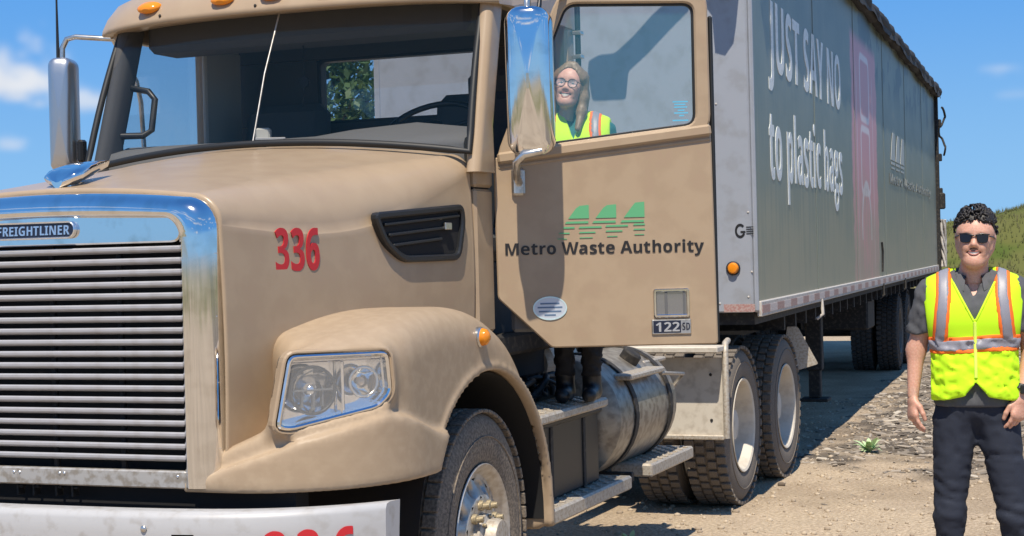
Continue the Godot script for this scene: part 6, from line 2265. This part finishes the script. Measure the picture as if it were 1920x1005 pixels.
func woman():
	var k := 0.885
	var p := group_node("person", self, Transform3D(Basis(Vector3.UP, 0.22).scaled(Vector3.ONE * k), Vector3(1.15, 0.962, -1.30)))
	tag(p, "woman in glasses and a lime vest standing on the cab step behind the open door", "person")
	var tone := mottled("fair_skin", grain(67, 0.05, 4, [0.58, 0.31, 0.24], [0.64, 0.38, 0.30], 0.3, 0.7), 0.15, 0.5)
	tone.subsurf_scatter_enabled = true; tone.subsurf_scatter_strength = 0.12
	var ar := [Vector3(-0.162, 1.44, -0.012), Vector3(-0.22, 1.20, 0.03), Vector3(-0.14, 1.16, 0.24)]
	var al := [Vector3(0.162, 1.44, -0.012), Vector3(0.215, 1.20, -0.04), Vector3(0.205, 1.0, 0.05)]
	var lr := [Vector3(-0.085, 0.90, 0), Vector3(-0.085, 0.50, 0.02), Vector3(-0.085, 0.10, -0.02)]
	var ll := [Vector3(0.085, 0.90, 0), Vector3(0.07, 0.50, 0.025), Vector3(0.06, 0.10, -0.015)]
	var body := Sh.new()
	var B := Field.new(Vector3(-0.34, 0.02, -0.22), Vector3(0.34, 1.62, 0.32), 0.0135)
	torso_bones(B, {}, -0.010)
	arm_bones(B, ar, -0.008); arm_bones(B, al, -0.008)
	leg_bones(B, lr, -0.004); leg_bones(B, ll, -0.004)
	B.bone(Vector3(0, 1.46, -0.03), Vector3(-0.01, 1.58, -0.015), 0.052, 0.046, 0.03)
	B.mesh(body)
	var hx := Transform3D(Basis(Vector3.UP, -0.12) * Basis(Vector3.BACK, -0.16) * Basis(Vector3.RIGHT, -0.16), Vector3(-0.012, 1.688, 0.022))
	head(body, hx, false)
	hand(body, ar[2], Vector3(0.1, -0.2, 0.97).normalized(), Vector3(0, 0.97, 0.2).normalized(), Vector3(0.97, 0, -0.1).normalized(), 0.9, 0.5)
	hand(body, al[2], Vector3(-0.05, -0.97, 0.2).normalized(), Vector3(0.9, 0.05, 0.3).normalized(), Vector3(-0.3, 0.2, 0.9).normalized(), 0.9, 0.4)
	obj("body", body, tone, p)
	mouth(hx, 0.010, p)
	for s in [-1.0, 1.0]:
		var e := Sh.new(); e.blob(hx * Transform3D(Basis().scaled(Vector3(0.0125, 0.011, 0.0115)), Vector3(0.031 * s, 0.007, 0.0715)), 12)
		var eo := obj("eye", e, mat("eye_white", 0.22, 0.19, 0.18, 0.4), p)
		var i := Sh.new(); i.blob(hx * Transform3D(Basis().scaled(Vector3(0.0075, 0.0075, 0.003)), Vector3(0.0305 * s, 0.006, 0.0820)), 10)
		obj("iris", i, mat("iris", 0.03, 0.035, 0.03, 0.2), eo)
	# long fair-brown hair, parted, falling to the shoulders
	var hair_m := mottled("light_brown_hair", grain(68, 0.05, 4, [0.12, 0.078, 0.045], [0.28, 0.195, 0.115], 0.3, 0.7), 0.09, 0.5, 0.0, Vector3(3, 0.4, 3))
	var H := Field.new(Vector3(-0.14, -0.26, -0.15), Vector3(0.14, 0.16, 0.13), 0.0055)
	H.bone(Vector3(0, 0.04, -0.034), Vector3(0, 0.045, 0.012), 0.088, 0.084, 0.02)
	for s in [-1.0, 1.0]:
		H.bone(Vector3(0.070 * s, 0.06, 0.02), Vector3(0.085 * s, -0.05, 0.012), 0.026, 0.026, 0.03)
		H.bone(Vector3(0.085 * s, -0.05, 0.012), Vector3(0.088 * s, -0.13, 0.02), 0.026, 0.026, 0.02)
		H.bone(Vector3(0.088 * s, -0.13, 0.02), Vector3(0.092 * s, -0.23, 0.055), 0.026, 0.016, 0.02)
		H.bone(Vector3(0.055 * s, -0.03, -0.06), Vector3(0.06 * s, -0.2, -0.06), 0.045, 0.04, 0.04)
		H.bone(Vector3(0.016 * s, 0.112, 0.055), Vector3(0.072 * s, 0.045, 0.052), 0.02, 0.018, 0.02)
	var nn := FastNoiseLite.new(); nn.seed = 12; nn.frequency = 1.0
	H.within(H.o, Vector3(0.2, 0.2, 0.2), func(x, y, z, v):
		var face: float = 0.0
		if z > 0.0 and y < 0.10: face = Vector3(x / 0.066, (y + 0.015) / 0.105, 0).length()
		var o: float = v + 0.004 * nn.get_noise_3d(x * 150.0, y * 12.0, z * 150.0)
		if z > 0.0 and y < 0.10: o = maxf(o, (1.0 - face) * 0.06)
		return o)
	var hs := Sh.new(); H.mesh(hs, hx)
	obj("hair", hs, hair_m, p)
	# glasses: thin dark round frames with clear lenses
	var gt := Sh.new()
	var gl := Sh.new()
	for s in [-1.0, 1.0]:
		var ring := []
		for q in rounded(0.050, 0.042, 0.018, 4): ring.append(hx * Vector3(0.033 * s + q.x, 0.003 + q.y, 0.099 - 0.25 * absf(q.x + 0.033 * s) * 0.12))
		gt.tube(ring, 0.0022, 5, true)
		gt.tube([hx * Vector3(0.058 * s, 0.012, 0.096), hx * Vector3(0.078 * s, 0.012, 0.06), hx * Vector3(0.082 * s, 0.010, 0.0)], 0.002, 5)
		gl.prism(rounded(0.048, 0.040, 0.017, 4), 0.002, hx * Transform3D(Basis(), Vector3(0.033 * s, 0.003, 0.096)))
	gt.tube([hx * Vector3(-0.009, 0.008, 0.099), hx * Vector3(0, 0.011, 0.101), hx * Vector3(0.009, 0.008, 0.099)], 0.002, 5)
	var go := obj("glasses", gt, mat("thin_frame", 0.03, 0.02, 0.02, 0.3), p)
	obj("lens", gl, M.clear, go)
	# clothes
	var T := Field.new(Vector3(-0.28, 0.06, -0.2), Vector3(0.28, 1.06, 0.2), 0.013)
	leg_bones(T, [lr[0], lr[1], lr[2]], 0.010); leg_bones(T, [ll[0], ll[1], ll[2]], 0.010)
	T.bone(Vector3(-0.06, 0.96, 0), Vector3(0.06, 0.96, 0), 0.112, 0.112, 0.05, Vector3.BACK, 1.05)
	folds(T, T.o, Vector3(0.34, 1.0, 0.2), 0.016, 41, 8.0, 14.0)
	T.within(T.o, Vector3(0.4, 1.1, 0.3), func(_x, y, _z, v): return maxf(v, maxf(y - 1.035, 0.13 - y)))
	var ts := Sh.new(); T.mesh(ts)
	obj("trousers", ts, mat("black_trousers", 0.012, 0.012, 0.014, 0.85), p)
	for a in [lr[2], ll[2]]:
		var bs := Sh.new()
		var S := Field.new(a + Vector3(-0.1, -0.1, -0.12), a + Vector3(0.1, 0.11, 0.24), 0.009)
		S.bone(a + Vector3(0, 0.045, -0.0), a + Vector3(0, -0.05, -0.02), 0.052, 0.05, 0.02)
		S.bone(a + Vector3(0, -0.055, -0.02), a + Vector3(0, -0.062, 0.14), 0.044, 0.040, 0.03)
		S.within(S.o, a + Vector3.ONE, func(_x, y, _z, v): return maxf(v, maxf(0.002 - y, y - 0.165)))
		S.mesh(bs)
		obj("boot", bs, M.black, p)
	var SH := Field.new(Vector3(-0.31, 0.95, -0.19), Vector3(0.31, 1.62, 0.3), 0.012)
	torso_bones(SH, {}, 0.003)
	for a in [ar, al]:
		arm_bones(SH, a, 0.006)
	SH.bone(Vector3(0, 1.50, -0.03), Vector3(-0.005, 1.56, -0.02), 0.066, 0.066, 0.02)
	folds(SH, SH.o, Vector3(0.4, 1.6, 0.3), 0.010, 43, 12.0, 8.0)
	SH.within(SH.o, Vector3(0.4, 1.7, 0.3), func(x, y, z, v):
		var neck: float = 0.058 - Vector2(x, z + 0.02).length() if y > 1.50 else -1.0
		var o: float = maxf(v, maxf(maxf(0.965 - y, y - 1.56), neck))
		return maxf(o, 1.03 - y) if x > 0.16 else maxf(o, z - 0.20))
	var ss := Sh.new(); SH.mesh(ss)
	obj("shirt", ss, mottled("teal_knit", grain(69, 0.15, 3, [0.015, 0.10, 0.115], [0.02, 0.16, 0.17], 0.3, 0.7), 0.1, 0.85), p)
	vest(p, ar, al, 0.5)

func debris():
	# wood chips, bark and clods over the waste beside the track: nobody could count them
	var ch := Sh.new()
	ch.box(Vector3.ZERO, Vector3(1, 0.22, 0.42), 0.08, Basis(Vector3.UP, 0.2))
	ch.st.generate_normals()
	var r := RandomNumberGenerator.new()
	r.seed = 91
	var spots := []
	for k in 60000:
		var x := r.randf_range(0.4, 6.0)
		var z := r.randf_range(-26.0, -3.5)
		var m := mulch(x, z)
		if r.randf() > m * 0.95 + 0.02: continue
		var s := pow(r.randf(), 4.0) * 0.075 + 0.009
		if m < 0.3: s *= 0.6
		var l := r.randf_range(0.5, 2.2)
		var b := Basis(Vector3.UP, r.randf() * TAU) * Basis(Vector3.RIGHT, r.randf_range(-0.5, 0.5)) * Basis(Vector3.BACK, r.randf_range(-0.35, 0.35))
		var t := r.randf()
		var c := Color(0.36, 0.31, 0.255).lerp(Color(0.10, 0.085, 0.07), r.randf())
		if t > 0.93: c = Color(0.46, 0.41, 0.34)
		if t > 0.988 and s < 0.03: c = Color(0.58, 0.55, 0.50)
		spots.append([Transform3D(b.scaled(Vector3(s * l, s, s)), Vector3(x, ground_height(x, z) + s * 0.06, z)), c])
	var mm := MultiMesh.new()
	mm.transform_format = MultiMesh.TRANSFORM_3D
	mm.use_colors = true
	mm.mesh = ch.st.commit()
	mm.instance_count = spots.size()
	for k in spots.size():
		mm.set_instance_transform(k, spots[k][0]); mm.set_instance_color(k, spots[k][1])
	var mi := MultiMeshInstance3D.new()
	mi.name = "wood_waste"
	mi.multimesh = mm
	var cm := mat("wood_chip", 1, 1, 1, 0.95)
	cm.vertex_color_use_as_albedo = true
	mi.material_override = cm
	add_child(mi)
	tag(mi, "brown wood chips and bark strewn over the ground beside the trailer", "wood chips")
	structure(mi, "stuff")
	# pebbles and crumbs of dry soil over the track
	var pb := Sh.new()
	pb.blob(Transform3D(Basis().scaled(Vector3(1, 0.6, 0.8)), Vector3.ZERO), 6)
	pb.st.generate_normals()
	spots = []
	for k in 14000:
		var x := r.randf_range(-2.0, 5.5)
		var z := r.randf_range(-12.0, 0.5)
		var s := pow(r.randf(), 4.0) * 0.022 + 0.003
		var c := Color(0.50, 0.41, 0.30).lerp(Color(0.28, 0.22, 0.16), r.randf())
		spots.append([Transform3D(Basis(Vector3.UP, r.randf() * TAU).scaled(Vector3.ONE * s), Vector3(x, ground_height(x, z) + s * 0.2, z)), c])
	var m2 := MultiMesh.new()
	m2.transform_format = MultiMesh.TRANSFORM_3D
	m2.use_colors = true
	m2.mesh = pb.st.commit()
	m2.instance_count = spots.size()
	for k in spots.size():
		m2.set_instance_transform(k, spots[k][0]); m2.set_instance_color(k, spots[k][1])
	var pi := MultiMeshInstance3D.new()
	pi.name = "soil_crumbs"
	pi.multimesh = m2
	pi.material_override = cm
	add_child(pi)
	tag(pi, "small tan soil crumbs and pebbles on the dry track", "pebbles")
	structure(pi, "stuff")
	# weeds: a pale rosette by the drive wheels and a sprig under the step
	weed(Vector3(1.52, 0, -7.25), 0.13, "pale green leafy weed growing in the wood waste", 11)
	weed(Vector3(0.92, 0, -2.75), 0.09, "small green weed growing under the tank step", 12)
	# lumps that can be told apart
	for q in [[1.05, -5.75, 0.045, "dark clod of soil lying near the drive wheels"], [1.22, -5.35, 0.03, "small brown clod on the bare track near the wheels"]]:
		var c := Sh.new()
		var n := FastNoiseLite.new(); n.seed = 3; n.frequency = 12.0
		var F := Field.new(Vector3(-1, -0.6, -1) * q[2] * 1.6, Vector3(1, 1, 1) * q[2] * 1.6, q[2] * 0.22)
		F.bone(Vector3(-0.4, 0.1, 0) * q[2], Vector3(0.4, 0.15, 0.1) * q[2], q[2] * 0.6, q[2] * 0.5, 0.01)
		F.mesh(c, Transform3D(Basis(), Vector3(q[0], ground_height(q[0], q[1]) + q[2] * 0.2, q[1])))
		var o := obj("soil_clod", c, mat("dark_soil", 0.13, 0.10, 0.075, 0.95), self)
		tag(o, q[3], "clod")

func weed(at: Vector3, s: float, label: String, seed_: int):
	at.y = ground_height(at.x, at.z)
	var w := group_node("weed", self, Transform3D(Basis(), at))
	tag(w, label, "weed")
	var r := RandomNumberGenerator.new()
	r.seed = seed_
	var lm := mat("weed_leaf", 0.46, 0.60, 0.34, 0.7)
	lm.backlight_enabled = true; lm.backlight = lc(0.10, 0.18, 0.04)
	for k in 26:
		var a := r.randf() * TAU
		var d := Vector3(cos(a), 0, sin(a))
		var up := r.randf_range(0.7, 1.7)
		var l := s * r.randf_range(0.6, 1.1)
		var sd := d.cross(Vector3.UP)
		var sh := Sh.new()
		var r0 := []
		var r1 := []
		for j in 6:
			var t := j / 5.0
			var c := d * l * t + Vector3(0, l * (up * t - 0.7 * t * t) + 0.004, 0)
			var wd := l * 0.16 * sin(PI * (0.12 + 0.88 * t)) + 0.001
			r0.append(c - sd * wd); r1.append(c + sd * wd + Vector3(0, wd * 0.2, 0))
		sh.loft([r0, r1], false, false, 0, Vector3(0, -1, 0))
		obj("leaf", sh, lm, w)
